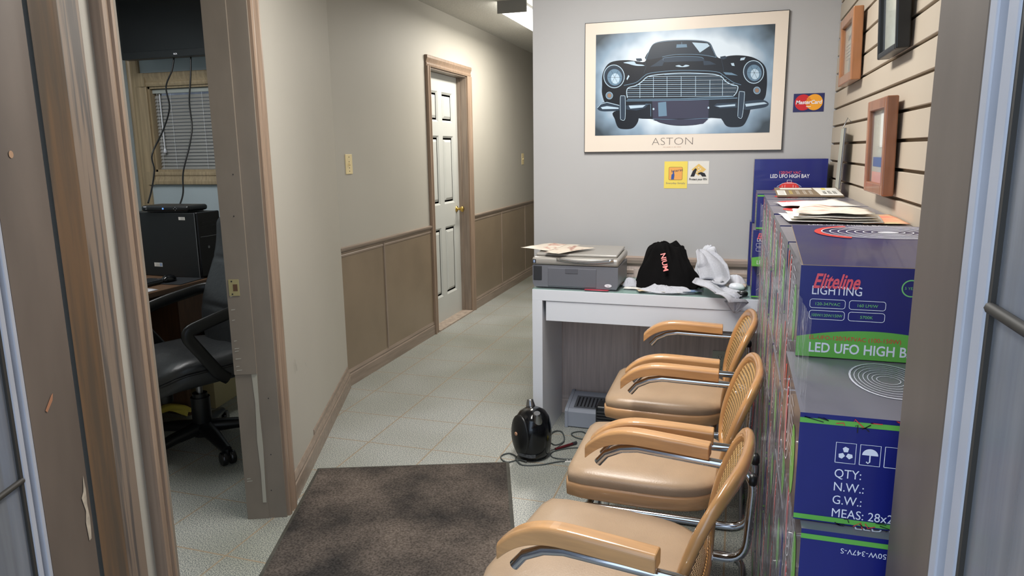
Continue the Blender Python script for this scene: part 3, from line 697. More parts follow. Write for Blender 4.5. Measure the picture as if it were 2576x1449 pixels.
def make_carton(kind):
    t = bpy.data.objects.new('lighting_carton', None); COL.objects.link(t)
    b = MB(); w, h = BW, BH
    b.box(0, w, 0, w, 0, h, None, (GREYB, GREYB, NAVY, NAVY, CHAR, CHAR)); weld(b.build('carton', NAVY, t))
    b = MB(); ufo_side(b, Pl((0, w, 0), (0, -1, 0), (0, 0, 1)), w, h); b.build('side_print', None, t)
    if kind != 'plain':
        b = MB(); pl = Pl((0, 0, h), (1, 0, 0), (0, 1, 0))
        if kind == 'ship':
            for k in range(7): b.ring(pl, .135, .17, .052-.006*k, .085-.011*k, .0012 if k else .003, INKW, .0010, 30)
        else: ufo_top(b, pl, w)
        b.build('lid_print', None, t)
    b = MB(); pl = Pl((0, 0, 0), (1, 0, 0), (0, 0, 1))
    if kind == 'brand':
        b.poly(pl, [(0, 0), (w, 0), (w, .012)]+[(.26-.013*k, .014+.034*math.sin(math.pi*(.12+.88*k/20*.78))) for k in range(21)]+[(0, .030)], GREEN, .0005)
        b.text(pl, 'LED UFO HIGH BAY', .019, .0085, .0232, INKW, .0011, bold=.0004, width=.170)
        b.text(pl, 'EL-UFO-120/347VAC (100-150W)', .019, .0300, .0100, RED, .0011, width=.136)
        b.text(pl, 'LIGHTING', .018, .1055, .0205, INKW, .0010, bold=.0001, width=.074)
        b.text(pl, 'Eliteline', .019, .1165, .0335, PINKR, .0013, shear=.35, width=.070, bold=.0008)
        for tx, x0, y0 in (('120-347VAC', .017, .083), ('160 LM/W', .076, .083), ('100W/120W/150W', .017, .064), ('5700K', .076, .064)):
            b.rrect(pl, x0, x0+.053, y0, y0+.0145, .004, .0009, INKW); b.text(pl, tx, x0+.0265, y0+.0045, .0068, GREENT, .0009, 'CENTER', width=min(.046, .0037*len(tx)))
        b.ring(pl, .163, .121, .013, .013, .002, GREENT); b.text(pl, '5 YEAR', .163, .119, .006, GREENT, .0009, 'CENTER')
    elif kind == 'ship':
        b.poly(pl, [(0, .139), (w, .139), (w, .146), (0, .146)], GREEN, .0005); b.poly(pl, [(0, .002), (w, .002), (w, .009), (0, .009)], GREEN, .0005)
        x = .046
        for i in range(4):
            xx = x+i*.029
            b.line(pl, [(xx, .088), (xx+.024, .088), (xx+.024, .116), (xx, .116), (xx, .088)], .0009, INKW)
        for k in range(3):
            a = math.radians(90+120*k); cx, cy = x+.012+.0055*math.cos(a), .101+.0058*math.sin(a)
            b.poly(pl, [(cx+.0042*math.cos(a+q), cy+.0042*math.sin(a+q)) for q in (0.2, 1.2, 2.6, 3.8, 5.2)], INKW, .0009)
        b.disc(pl, x+.041, .102, .0095, .009, INKW, .0009, 16, 0, 180); b.line(pl, [(x+.041, .102), (x+.041, .093), (x+.039, .091), (x+.037, .093)], .0016, INKW)
        for k, tx in enumerate(('QTY:', 'N.W.:', 'G.W.:', 'MEAS: 28x28x18cm')): b.text(pl, tx, .046, .067-.0188*k, .0175, INKW, .0009, width=(.032, .036, .035, .122)[k])
        rnd = random.Random(3)
        for k in range(26):
            x0, y0 = rnd.uniform(.0, .28), rnd.choice((.142, .005))+rnd.uniform(-.006, .006)
            b.line(pl, [(x0, y0), (x0+rnd.uniform(-.014, .014), y0+rnd.uniform(-.007, .007)), (x0+rnd.uniform(.002, .018), y0+rnd.uniform(-.009, .004))], .0012, rnd.choice((INKD, INKD, mat('dark_red_ink', C(150, 30, 36), .6) if k == 0 else RED)), .0013)
    elif kind == 'upside':
        b.poly(pl, [(0, .139), (w, .139), (w, .146), (0, .146)], GREEN, .0005)
        b.text(pl, 'LP-F150W-347V-S', .128, .132, .0105, INKW, .0009, rot=math.pi)
        for k, tx in enumerate(('Instructions', 'Flip the power switch to the desired wattage shown', 'in the figure')):
            b.text(pl, tx, .195, .055+.012*k, .008, BLUEL, .0009, rot=math.pi)
    else:
        b.poly(pl, [(0, .139), (w, .139), (w, .146), (0, .146)], GREEN, .0005); b.poly(pl, [(0, .002), (w, .002), (w, .008), (0, .008)], GREEN, .0005)
        b.line(pl, [(.04, .11), (.05, .10)], .001, INKW)
        b.text(pl, 'N.W.:', .09, .07, .018, INKW)
    b.build('front_print', None, t)
    return t
protos = {}
def carton(kind, x, y, z, label, rz=0, group='lighting cartons piled along the slat wall'):
    if kind not in protos: o = protos[kind] = make_carton(kind)
    else: o = copy_tree(protos[kind])
    o.location = (x, y, z); o.rotation_euler = (0, 0, rz)
    return tag(o, label, 'box', group)
rows = ['entrance column', 'second column from entrance', 'third column from entrance', 'middle column', 'third column from desk', 'second column from desk', 'column nearest the desk']
lay = ['on the floor', 'second up', 'third up', 'fourth up', 'fifth up', 'sixth up', 'under the top one']
X0 = .108
for r_ in range(7):
    for l_ in range(7):
        kind = 'plain' if not (r_ == 0 and l_ >= 5) else ('ship' if l_ == 6 else 'upside')
        jit = random.uniform(-.004, .003)
        x, y = X0+.001+jit*.6, .958+.310*r_+jit*.5
        lb = 'blue-grey lighting carton, %s of the pile, %s' % (rows[r_], lay[l_])
        if r_ == 0 and l_ == 6: lb = 'navy carton printed QTY and MEAS right under the front top carton'; x, y = .094, .956
        if r_ == 0 and l_ == 5: lb = 'navy carton with upside-down instructions below the QTY carton'; x, y = .103, .935
        carton(kind, x, y, BH*l_+.0016*l_, lb)
zt = BH*7+.0114
carton('brand', .1065, 1.227, zt, 'navy and green lighting carton on top with its lid flap raised, nearest the entrance')
for i, y in enumerate((1.54, 1.862, 2.2, 2.51, 2.82)):
    nm = ('grey-topped carton on top of the pile, directly behind the one with the raised flap', 'grey-topped carton under the spread newspapers', 'grey-topped carton on top of the pile, between newspapers and blank sheet', 'grey-topped carton under the blank white sheet', 'grey-topped carton on top of the pile, just before the desk')[i]
    carton('lid', X0-.002+.001*i, y, zt, nm)
# raised flap belongs to the front top carton
fr = [o for o in bpy.data.objects if o.name.startswith('lighting_carton') and 'raised' in o.get('label', '')][0]
b = MB(); f0, f1, f2, f3 = V((.003, .001, BH+.001)), V((BW-.004, .001, BH+.001)), V((BW-.004, .295, BH+.036)), V((.003, .295, BH+.036))
b.add([f0, f1, f2, f3]+[p-V((0, 0, .003)) for p in (f0, f1, f2, f3)], [(0, 1, 2, 3)], NAVYD)
b.add([f0, f1, f2, f3]+[p-V((0, 0, .003)) for p in (f0, f1, f2, f3)], [(7, 6, 5, 4), (0, 4, 5, 1), (1, 5, 6, 2), (2, 6, 7, 3), (3, 7, 4, 0)], CARD)
fl = b.build('lid_flap', NAVYD, fr)
b = MB(); pl = Pl(f0, (1, 0, 0), f3-f0); w = .29
b.ring(pl, .125, .238, .082, .048, .012, RED, .001, 24, 110, 250)
for k in range(8): b.ring(pl, .165, .240, .115-.0145*k, .050-.0062*k, .0022, INKW, .0012, 36)
b.disc(pl, .165, .24, .018, .008, INKW, .001)
b.build('flap_print', None, fl)
# cartons on the desk end
EB = 'lighting cartons standing on the white desk'
DT = .776
def small_carton(x0, x1, y0, y1, z0, z1, label, kind):
    t = thing('lighting_carton', label, 'box', (x0, y0, z0), 0, EB)
    b = MB(); b.box(0, x1-x0, 0, y1-y0, 0, z1-z0, None, (GREYB, GREYB, NAVY, NAVY, CHAR, CHAR)); weld(b.build('carton', NAVY, t))
    b = MB(); ufo_side(b, Pl((0, y1-y0, 0), (0, -1, 0), (0, 0, 1)), y1-y0, z1-z0)
    b.build('side_print', None, t)
    b = MB(); pl = Pl((0, 0, 0), (1, 0, 0), (0, 0, 1)); h = z1-z0
    if kind == 'brand':
        b.poly(pl, [(0, 0), (.29, 0), (.29, .036), (.2, .05), (.1, .052), (0, .036)], GREEN, .0005); b.text(pl, 'LED UFO HIGH BAY', .019, .0085, .0232, INKW, .0011, width=.17)
        b.text(pl, 'LIGHTING', .016, .1055, .0205, INKW, .0010, width=.074); b.text(pl, 'Eliteline', .017, .1165, .0335, PINKR, .0013, shear=.35, width=.07, bold=.0008)
        for y in (.083, .064): b.rrect(pl, .015, .068, y, y+.0145, .004, .001, INKW)
    elif kind == 'stripe':
        b.poly(pl, [(0, h-.012), (.29, h-.012), (.29, h-.005), (0, h-.005)], GREEN, .0005); b.poly(pl, [(0, .002), (.29, .002), (.29, .009), (0, .009)], GREEN, .0005)
        for z in (.035, .1): b.line(pl, [(.02, z), (.03, z+.008)], .001, INKW); b.line(pl, [(.03, z), (.038, z+.007)], .001, INKW)
    elif kind == 'square':
        b.text(pl, '120/347 VAC', .152, .222, .017, PINKR, .0009, 'CENTER'); b.text(pl, 'LED UFO HIGH BAY', .152, .204, .0235, INKW, .0010, 'CENTER', bold=.0003, width=.165)
        b.disc(pl, .152, .135, .088, .024, RED, .0006, 28, 0, 180); b.poly(pl, [(.064, .137), (.24, .137), (.26, .12), (.045, .12)], RED, .0006); b.disc(pl, .152, .15, .046, .036, RED, .0007, 24, 0, 180)
        for a in (-.046, -.03, -.018, .018, .03, .046): b.line(pl, [(.152+a, .14), (.152+a*.95, .178-abs(a)*.28)], .0013, INKW)
        b.line(pl, [(.102, .14), (.102, .166), (.125, .18), (.179, .18), (.202, .166), (.202, .14), (.102, .14)], .0013, INKW)
        b.rrect(pl, .143, .161, .182, .194, .002, .0012, INKW)
    b.build('front_print', None, t); return t
small_carton(.082, .378, 3.205, 3.50, DT, DT+.150, 'navy carton standing on the desk end, bottom one, striped green', 'stripe')
small_carton(.076, .372, 3.09, 3.38, DT+.151, DT+.151+.153, 'navy and green brand carton on the desk end, middle of the stack', 'brand').location.y = 3.14
small_carton(.086, .384, 3.15, 3.43, DT+.306, DT+.306+.150, 'navy carton topping the desk end stack, in front of the upright one', 'stripe')
small_carton(.074, .382, 3.445, 3.597, DT+.306, DT+.306+.288, 'navy carton standing upright at the back showing a red lamp drawing', 'square')
small_carton(.068, .366, 3.505, 3.60, DT, DT+.304, 'navy carton standing on edge against the back wall behind the desk end stack', 'plain')
# stretch film over the pile's left side
b = MB()
def film(u, v):
    y = .96+2.14*u; z = .01+1.19*v
    x = X0-.009+.003*noise.noise(V((y*7, z*3, 1)))+.003*noise.noise(V((y*25, z*9, 4)))
    return V((x, y, z))
b.grid(film, 90, 50, WRAP)
tag(b.build('stretch_film', WRAP, solid=.0), 'crinkled clear plastic film wrapped round the tall carton pile', 'plastic film')

# ---- papers on the pile
def sheet(name, label, cat, pts, mt, wave=.004, n=14, lift=None, prints=None, seed=0, root=True, thick=.0006):
    p = [V(q) for q in pts]; b = MB()
    def fn(u, v):
        q = (p[0]*(1-u)+p[1]*u)*(1-v)+(p[3]*(1-u)+p[2]*u)*v
        q = q+V((0, 0, wave*(.5+noise.noise(V((u*2.3+seed, v*2.3, seed))))))
        if lift: q = q+V((0, 0, lift(u, v)))
        return q
    b.grid(fn, n, n, mt)
    return tag(b.build(name, mt, solid=thick), label, cat)
ZT = zt+BH+.003
o = thing('flattened_carton', 'flattened brown printed carton on the pile beside the slat wall', 'cardboard', (.25, 2.98, ZT))
b = MB(); pl = Pl((.15, 2.90, ZT+.004), (1, 0, 0), (0, 1, .06))
b.obox(pl.p(0, 0, -.003), V((.235, 0, 0)), pl.u*.26, pl.n*.006, KRAFT); b.build('board', KRAFT, o, True)
b = MB(); b.poly(pl, [(.004, .004), (.035, .004), (.035, .16), (.004, .16)], PAPER, .0036); b.poly(pl, [(.155, .004), (.233, .004), (.233, .25), (.145, .25)], PAPER, .0036); b.poly(pl, [(.02, .19), (.14, .19), (.14, .24), (.02, .24)], PAPER, .0036)
for k in range(7): b.line(pl, [(.010+.003*k, .02), (.010+.003*k, .14)], .0008, INKG, .0042)
for k, x in enumerate((.05, .075, .1, .122)): 
    for j in range(3): b.line(pl, [(x+.004*j, .03), (x+.004*j, .15)], .0012, YELL if k == 0 else PAPER, .0042)
b.poly(pl, [(.175, .18), (.19, .18), (.19, .24), (.175, .24)], YELL, .004)
for k, tx in enumerate(('THUMB', 'RULES', 'GOOD')): b.text(pl, tx, .170+.018*k, .14, .017, INKD, .0042, rot=-math.pi/2, width=.09)
b.build('carton_print', None, o, True)
sheet('paper_sheet', 'blank white sheet lying on the carton tops', 'paper', [(.122, 2.56, ZT), (.155, 2.38, ZT), (.375, 2.42, ZT), (.33, 2.72, ZT)], PAPER, .008, seed=3)
sheet('flyer', 'red and orange flyer beneath the newspapers on the cartons', 'paper', [(.30, 1.90, ZT), (.405, 1.91, ZT), (.405, 2.16, ZT), (.28, 2.16, ZT)], mat('red_flyer', C(232, 132, 112), .5, col2=C(214, 196, 150), noise_scale=20), .002, seed=9)
for k in range(4):
    sheet('newspaper', ('lowest folded newspaper on the carton tops', 'second newspaper from the bottom of the carton-top pile', 'third newspaper from the bottom of the carton-top pile', 'topmost crumpled colour newspaper on the carton tops')[k], 'newspaper',
          [(.128+.006*k, 1.90+.012*k, ZT+.003+.005*k), (.345-.006*k, 1.90+.008*k, ZT+.002+.005*k), (.365-.01*k, 2.10-.01*k, ZT+.004+.005*k), (.115+.02*k, 2.13+.01*k, ZT+.004+.005*k)], NEWS if k in (1, 3) else PAPER, .009 if k == 3 else .003, seed=k*5+1)['group'] = 'newspapers on the cartons'

# ================================================================== WHITE DESK
t = thing('white_desk', 'white dressing-table style desk with shallow drawer and glass top', 'desk', (-.3, 3.4, 0))
dx0, dx1, dy0, dy1 = -.911, .385, 3.19, 3.598
b = MB(); b.box(dx0, dx1, dy0, dy1, .717, .770, WHITE); b.build('tabletop', WHITE, t, True, bevel=.0012)
for x in (dx0, dx1-.05): b = MB(); b.box(x, x+.05, dy0, dy1, 0, .717, WHITE); b.build('side_panel', WHITE, t, True, bevel=.0012)
b = MB(); b.box(dx0+.067, dx1-.067, dy0+.004, dy0+.022, .619, .7155, WHITE); b.box(dx0+.067, dx1-.067, dy0+.022, dy1-.05, .64, .655, WHITE); b.build('drawer', WHITE, t, True, bevel=.0012)
b = MB(); b.box(dx0+.002, dx1-.002, dy0+.002, dy1-.002, .7705, .7755, DGLASS); b.build('glass_top', DGLASS, t, True)

# ---- printer
t = thing('printer', 'grey and silver all-in-one printer on the white desk', 'printer', (-.69, 3.38, DT), .0)
px0, px1, py0, py1 = -.915, -.505, 3.215, 3.50
b = MB(); b.ext([(px0+.008, .0), (px1-.006, .0), (px1, .02), (px1, .105), (px0, .105), (px0, .02)], (0, py0, DT+.004), (1, 0, 0), (0, 0, 1), (0, py1-py0, 0), GREYP); b.build('body', GREYP, t, True, bevel=.006, seg=3)
b = MB(); b.obox((px0-.003, py0-.004, DT+.109), (px1-px0+.006, 0, 0), (0, py1-py0+.006, .012), (0, 0, .038), SILV); b.build('scanner_lid', SILV, t, True, bevel=.014, seg=4)
b = MB(); b.obox((px0+.01, py0+.03, DT+.149), (px1-px0-.02, 0, 0), (0, py1-py0-.04, .014), (0, 0, .012), SILV); b.build('lid_top', SILV, t, True, bevel=.005, seg=3)
b = MB(); b.grid(lambda u, v: V((px0+.12+.27*u, py0-.006-.004*math.sin(math.pi*v), DT+.122+.016*v-.012*(2*u-1)**2*-1)), 14, 4, mat('chrome_lip', C(214, 214, 214), .12, metal=.9)); b.build('lid_lip', None, t, True, solid=.002)
b = MB(); b.box(px0+.075, px0+.31, py0-.0025, py0+.004, DT+.008, DT+.098, mat('printer_door', C(104, 106, 114), .35)); b.build('front_door', None, t, True, bevel=.003)
b = MB(); b.box(px0+.16, px0+.222, py0-.004, py0, DT+.072, DT+.097, mat('door_latch_grey', C(92, 94, 102), .3)); b.build('door_latch', None, t, True, bevel=.002)
b = MB(); b.box(px0+.004, px0+.046, py0-.003, py0+.01, DT+.036, DT+.105, DGREY); b.build('card_bay', DGREY, t, True, bevel=.003)
b = MB(); b.box(px0+.002, px0+.018, py0-.0055, py0, DT+.118, DT+.136, BLACK); b.box(px0+.006, px0+.014, py0-.007, py0, DT+.121, DT+.133, BLUEL); b.build('usb_port', None, t, True)
b = MB(); b.disc(Pl((px1-.045, py0-.0008, DT+.022), (1, 0, 0), (0, 0, 1)), 0, 0, .017, .008, INKW, .001); b.text(Pl((px1-.045, py0-.0008, DT+.020), (1, 0, 0), (0, 0, 1)), 'hp', 0, -.002, .009, INKG, .0016, 'CENTER'); b.build('badge', None, t, True)
pz = DT+.172
sheet('leaflet', 'printed leaflet hanging over the printer left edge', 'paper', [(-1.0, 3.30, pz+.004), (-.80, 3.27, pz-.006), (-.73, 3.44, pz+.008), (-.90, 3.47, pz+.008)], mat('leaflet_print', C(222, 212, 198), .6, col2=C(188, 120, 100), noise_scale=14, lo=.3, hi=.42), .004, seed=21)['group'] = 'leaflets on the printer'
sheet('leaflet', 'printed leaflet lying nearest the middle of the printer lid', 'paper', [(-.86, 3.22, pz-.004), (-.78, 3.20, pz-.006), (-.64, 3.36, pz+.006), (-.80, 3.41, pz+.008)], mat('leaflet_print2', C(218, 206, 190), .6, col2=C(170, 128, 116), noise_scale=22, lo=.36, hi=.46), .004, seed=27)['group'] = 'leaflets on the printer'

# ---- heap of clothes and papers on the desk
def heap(name, label, cat, cx, cy, pts, H, mt, ridges=7, amp=.02, seed=0, p=2.2, peak=(0, 0), nt_=140, nr=44, z0=DT+.002):
    b = MB()
    def rad(th):
        th = th % (2*math.pi); n = len(pts); k = th/(2*math.pi)*n; i = int(k) % n; f = k-int(k); f = f*f*(3-2*f)
        return pts[i]*(1-f)+pts[(i+1) % n]*f
    def fn(u, v):
        th = 2*math.pi*u; r = v*rad(th); c, s = math.cos(th), math.sin(th)
        hh = H*(1-v**p)
        wr = (abs(math.sin(th*ridges*.5+1.7*noise.noise(V((c*1.5, s*1.5, seed)))*3+v*1.6)))**.7
        hh += amp*(wr-.5)*math.sin(math.pi*min(1, v*1.1))*1.2
        q_ = noise.noise(V((c*r*13+s*r*5, s*r*9, seed+5+v))); hh += .8*amp*(1-min(1, abs(q_)*2.2))**1.3*math.sin(math.pi*min(1, v))*min(1, v*2)
        hh += .5*amp*noise.noise(V((c*r*30, s*r*30, seed+9)))
        r *= 1+.14*noise.noise(V((c*2.2, s*2.2, v*4+seed)))
        k = (1-v)**1.2
        return V((cx+c*r+peak[0]*k, cy+s*r*.62+peak[1]*k, z0+max(.003*(1-v), hh)))
    b.grid(fn, nt_, nr, mt, True, closeu=True)
    o = b.build(name, mt, solid=.004); tag(o, label, cat); return o, b
o, hb = heap('black_shirt', 'black T-shirt with red lettering bundled on the white desk', 'shirt', -.300, 3.375, [.165, .165, .15, .12, .15, .165, .13, .165], .195, BCLOTH, 6, .034, 2, 1.9, (-.02, .05))
bv = BVHTree.FromPolygons([tuple(v) for v in hb.v], hb.f)
hc = bv.ray_cast(V((-.325, 2.9, .90)), V((0, 1, 0)))[0] or V((-.325, 3.30, .90))
def onshirt(a, c):
    x, z = -.325+a, .94+c
    h = bv.ray_cast(V((x, 2.9, z+.06)), V((0, 1, -.12)).normalized())
    p_ = V((x, hc.y+(c*1.0)*.55-.006, z+(hc.z-.955)*0))
    if h[0] is not None and h[0].y < p_.y: p_.y = h[0].y-.004
    return p_
b = MB(); b.text(None, 'NIUM', 0, 0, .032, RED, mapf=onshirt, rot=-math.radians(75), bold=.0006)
so = b.build('shirt_lettering', RED, None); so.parent = o
# grey sweatshirt: folded ribbon lying beside the shirt and hanging off the desk front
def cloth_strip(name, label, path, widths, mt, amp=.012, seed=0, rip=5, thick=.005, sag=0):
    P = [V(p) for p in path]; b = MB(); n = len(P)-1
    def at(s):
        k = min(s*n, n-1e-6); i = int(k); f = k-i
        a = P[max(i-1, 0)]; b_, c, d = P[i], P[i+1], P[min(i+2, n)]
        q = .5*((2*b_)+(c-a)*f+(2*a-5*b_+4*c-d)*f*f+(3*b_-a-3*c+d)*f**3)
        w_ = widths[i]*(1-f)+widths[i+1]*f
        t_ = (c-b_).normalized()
        return q, w_, t_
    def fn(u, v):
        q, w_, t_ = at(v); side = V((t_.y, -t_.x, 0)); side = side.normalized() if side.length > .1 else V((1, 0, 0))
        r = q+side*((u-.5)*w_)
        h = amp*(abs(math.sin(u*math.pi*rip+v*5+seed))**.8)+amp*.9*noise.noise(V((u*5+seed, v*8, seed)))
        # inside-desk points never sink below the top
        r = r+V((0, -h*.5, h))
        if r.y > 3.188: r.z = max(r.z, DT+.004)
        else: r.y = min(r.y, 3.178-h*.3)
        return r
    b.grid(fn, 30, 60, mt); return tag(b.build(name, mt, solid=thick), label, 'clothing')
cloth_strip('grey_sweatshirt', 'grey marl sweatshirt folded beside the black shirt and hanging over the desk edge', [(-.15, 3.44, DT+.165), (-.125, 3.40, DT+.158), (-.095, 3.36, DT+.115), (-.075, 3.32, DT+.05), (-.12, 3.28, DT+.045), (-.085, 3.235, DT+.04), (-.04, 3.215, DT+.012), (.0, 3.187, DT+.012), (.022, 3.172, DT-.012), (.018, 3.17, .712)], [.03, .10, .15, .15, .13, .14, .13, .13, .11, .006], GCLOTH, .009, 1.3, 2.2)
heap('white_towel', 'crumpled white cloth against the wall behind the black shirt', 'cloth', -.115, 3.555, [.075, .06, .055, .06, .07, .06, .05, .06], .165, WCLOTH, 7, .02, 33, 2.6, nt_=64, nr=16)
heap('grey_rag', 'small grey cloth spread on the glass in front of the shirt', 'cloth', -.29, 3.245, [.13, .09, .07, .09, .12, .09, .075, .085], .022, GCLOTH, 8, .012, 9, 1.5, nt_=64, nr=14)
heap('grey_glove', 'small grey fabric scrap beside the printer', 'cloth', -.465, 3.33, [.045, .05, .045, .035, .035, .035, .03, .035], .04, GCLOTH, 6, .01, 14, 1.4, nt_=48, nr=10)
heap('white_napkins', 'white crumpled napkins at the back right of the desk', 'cloth', .01, 3.47, [.06, .06, .07, .06, .065, .07, .06, .05], .045, WCLOTH, 5, .014, 19, 2, nt_=48, nr=12)
rn = random.Random(11)
pcol = [PAPER, NEWS, mat('blue_flyer', C(108, 136, 176), .5, col2=C(206, 200, 190), noise_scale=22), mat('tan_flyer', C(196, 178, 150), .6, col2=C(110, 104, 100), noise_scale=26, lo=.4, hi=.5)]
where = ['by the printer', 'under the shirt left end', 'under the shirt front', 'poking out before the rag', 'near the desk middle front', 'beneath the rag', 'beside the folded sweatshirt', 'behind the sweatshirt on the right', 'right of the sweatshirt', 'at the right beneath the napkins']
cen = [(-.44, 3.31), (-.47, 3.38), (-.36, 3.27), (-.38, 3.23), (-.25, 3.26), (-.31, 3.245), (-.17, 3.25), (.0, 3.38), (.01, 3.36), (.02, 3.42)]
for k, (cx, cy) in enumerate(cen):
    a = rn.uniform(-.7, .7); w_, h_ = rn.uniform(.035, .055), rn.uniform(.025, .045); q = []
    for sx, sy in ((-1, -1), (1, -1), (1, 1), (-1, 1)): q.append((cx+sx*w_*math.cos(a)-sy*h_*math.sin(a), max(3.195, min(3.58, cy+sx*w_*math.sin(a)+sy*h_*math.cos(a))), DT+.001+.0012*k))
    sheet('loose_paper', ('small loose leaflet on the desk glass, '+where[k]), 'paper', q, pcol[k % 4], .004, 8, seed=k+40)['group'] = 'loose leaflets scattered on the desk'
sheet('red_card', 'red leaflet lying flat under the desk glass edge by the printer', 'paper', [(-.66, 3.196, DT+.001), (-.55, 3.196, DT+.001), (-.54, 3.235, DT+.001), (-.66, 3.235, DT+.001)], mat('red_leaflet', C(196, 74, 92), .4), .0006, 4, seed=1)
t = thing('tape_puck', 'black round tape measure lying at the right front of the desk', 'tape measure', (.045, 3.235, DT+.001))
b = MB(); b.lathe([(.022, 0), (.025, .003), (.025, .014), (.022, .018), (.012, .019)], mt=BLACK); b.build('case', BLACK, t)
b = MB(); b.lathe([(.013, .0185), (.012, .0205)], mt=STEEL, n=16); b.build('button', STEEL, t)
t = thing('computer_mouse', 'small white mouse-shaped gadget lying behind the black puck', 'gadget', (.02, 3.315, DT+.015))
b = MB(); b.lathe([(.004, .028), (.02, .024), (.028, .012), (.029, .004), (.026, 0)][::-1], mt=WHITE, sx=1.3, sy=.8); b.build('shell', WHITE, t)

# ================================================================== POSTER
t = thing('car_poster', 'large mounted poster of a black classic sports car with the word ASTON', 'poster', (-.275, 3.62, 1.72))
b = MB(); b.box(-.749, .195, 3.606, 3.6199, 1.408, 2.034, BLACK); b.build('mount_board', BLACK, t, True)
CREAM = mat('cream_mat', C(232, 220, 206), .3)
b = MB(); b.box(-.746, .192, 3.6045, 3.6062, 1.411, 2.031, CREAM); b.build('mat_border', CREAM, t, True)
IX0, IX1, IZ0, IZ1 = -.693, .136, 1.491, 1.976
b = MB(); b.box(IX0, IX1, 3.6036, 3.6046, IZ0, IZ1, GLOW); b.build('picture_ground', GLOW, t, True)
# artwork digitised on a sketch grid (quad corners of the picture), mapped to the flat sheet
SQ = [(265, 234), (1430, 153), (1381, 861), (251, 886)]
def homog(src):
    # solve for the projective map of src quad -> unit square (TL,TR,BR,BL)
    dst = [(0, 1), (1, 1), (1, 0), (0, 0)]; M_ = []
    for (x, y), (u, v) in zip(src, dst):
        M_.append([x, y, 1, 0, 0, 0, -u*x, -u*y, u]); M_.append([0, 0, 0, x, y, 1, -v*x, -v*y, v])
    n = 8
    for i in range(n):
        p = max(range(i, n), key=lambda r: abs(M_[r][i])); M_[i], M_[p] = M_[p], M_[i]
        d = M_[i][i]; M_[i] = [a/d for a in M_[i]]
        for r in range(n):
            if r != i:
                f = M_[r][i]; M_[r] = [a-f*c for a, c in zip(M_[r], M_[i])]
    return [r[8] for r in M_]
HM = homog(SQ)
def hm(x, y):
    d = HM[6]*x+HM[7]*y+1; return ((HM[0]*x+HM[1]*y+HM[2])/d*(IX1-IX0), (HM[3]*x+HM[4]*y+HM[5])/d*(IZ1-IZ0))
PB = Pl((IX0, 3.6036, IZ0), (1, 0, 0), (0, 0, 1))
art = MB(); LL = [0]
K1 = mat('print_black', C(14, 18, 26), .3); K2 = mat('print_slate', C(44, 58, 74), .3); K3 = mat('print_steel', C(104, 134, 158), .3); K4 = mat('print_pale', C(184, 208, 226), .3); K5 = mat('print_plum', C(54, 52, 72), .3)
def smooth(pts, closed):
    n = len(pts); out = []
    for i in range(n if closed else n-1):
        a, b_, c, d = (pts[(i-1) % n], pts[i], pts[(i+1) % n], pts[(i+2) % n]) if closed else (pts[max(i-1, 0)], pts[i], pts[i+1], pts[min(i+2, n-1)])
        for k in range(4):
            f = k/4; out.append(tuple(.5*(2*q+(r_-p_)*f+(2*p_-5*q+4*r_-u_)*f*f+(3*q-p_-3*r_+u_)*f**3) for p_, q, r_, u_ in zip(a, b_, c, d)))
    if not closed: out.append(pts[-1])
    return out
def pg(pts, mt):
    LL[0] += 1
    if 7 <= len(pts) < 26 or len(pts) > 35: pts = smooth(pts, True)
    art.poly(PB, [hm(*p) for p in pts], mt, .0003+LL[0]*.000008)
def ln(pts, w_, mt):
    LL[0] += 1
    if 5 <= len(pts) < 20: pts = smooth(pts, False)
    art.line(PB, [hm(*p) for p in pts], w_, mt, .0003+LL[0]*.000008)
def el(cx, cy, rx, ry, mt, a0=0, a1=360): pg([(cx+rx*math.cos(math.radians(a0+(a1-a0)*k/28)), cy+ry*math.sin(math.radians(a0+(a1-a0)*k/28))) for k in range(28 if a1-a0 >= 360 else 29)], mt)
def er(cx, cy, rx, ry, w_, mt, a0=0, a1=360): ln([(cx+rx*math.cos(math.radians(a0+(a1-a0)*k/28)), cy+ry*math.sin(math.radians(a0+(a1-a0)*k/28))) for k in range(29)], w_, mt)
# tyres
pg([(375, 730), (380, 780), (400, 832), (440, 843), (490, 838), (520, 810), (534, 770), (530, 700)], K1)
pg([(1070, 740), (1080, 790), (1105, 822), (1150, 828), (1205, 820), (1235, 780), (1258, 715), (1240, 690)], K1)
# body
pg([(300, 560), (302, 500), (320, 450), (350, 415), (400, 400), (470, 396), (520, 402), (578, 405), (600, 350), (625, 300), (660, 278), (740, 266), (850, 262), (950, 266), (1000, 280), (1022, 320), (1046, 370), (1075, 380), (1120, 365), (1190, 360), (1270, 370), (1330, 400), (1362, 440), (1370, 500), (1366, 580), (1345, 650), (1250, 720), (1180, 770), (1070, 772), (985, 770), (940, 805), (860, 818), (760, 818), (670, 800), (625, 778), (530, 772), (420, 740), (330, 690), (300, 620)], K1)
# windscreen, roof line
pg([(584, 392), (620, 318), (650, 290), (740, 276), (870, 272), (985, 282), (1010, 320), (1036, 374), (900, 358), (760, 362)], mat('print_glass', C(34, 44, 56), .3))
ln([(584, 392), (618, 312), (652, 284), (745, 270), (870, 266), (985, 276), (1015, 318), (1042, 376)], .0022, K3)
ln([(690, 374), (760, 360), (860, 356), (960, 360), (1040, 374)], .0022, K3)
pg([(885, 278), (985, 284), (1000, 300), (935, 344)], K4); pg([(785, 292), (850, 290), (853, 310), (782, 314)], K3); ln([(818, 276), (818, 292)], .002, K3)
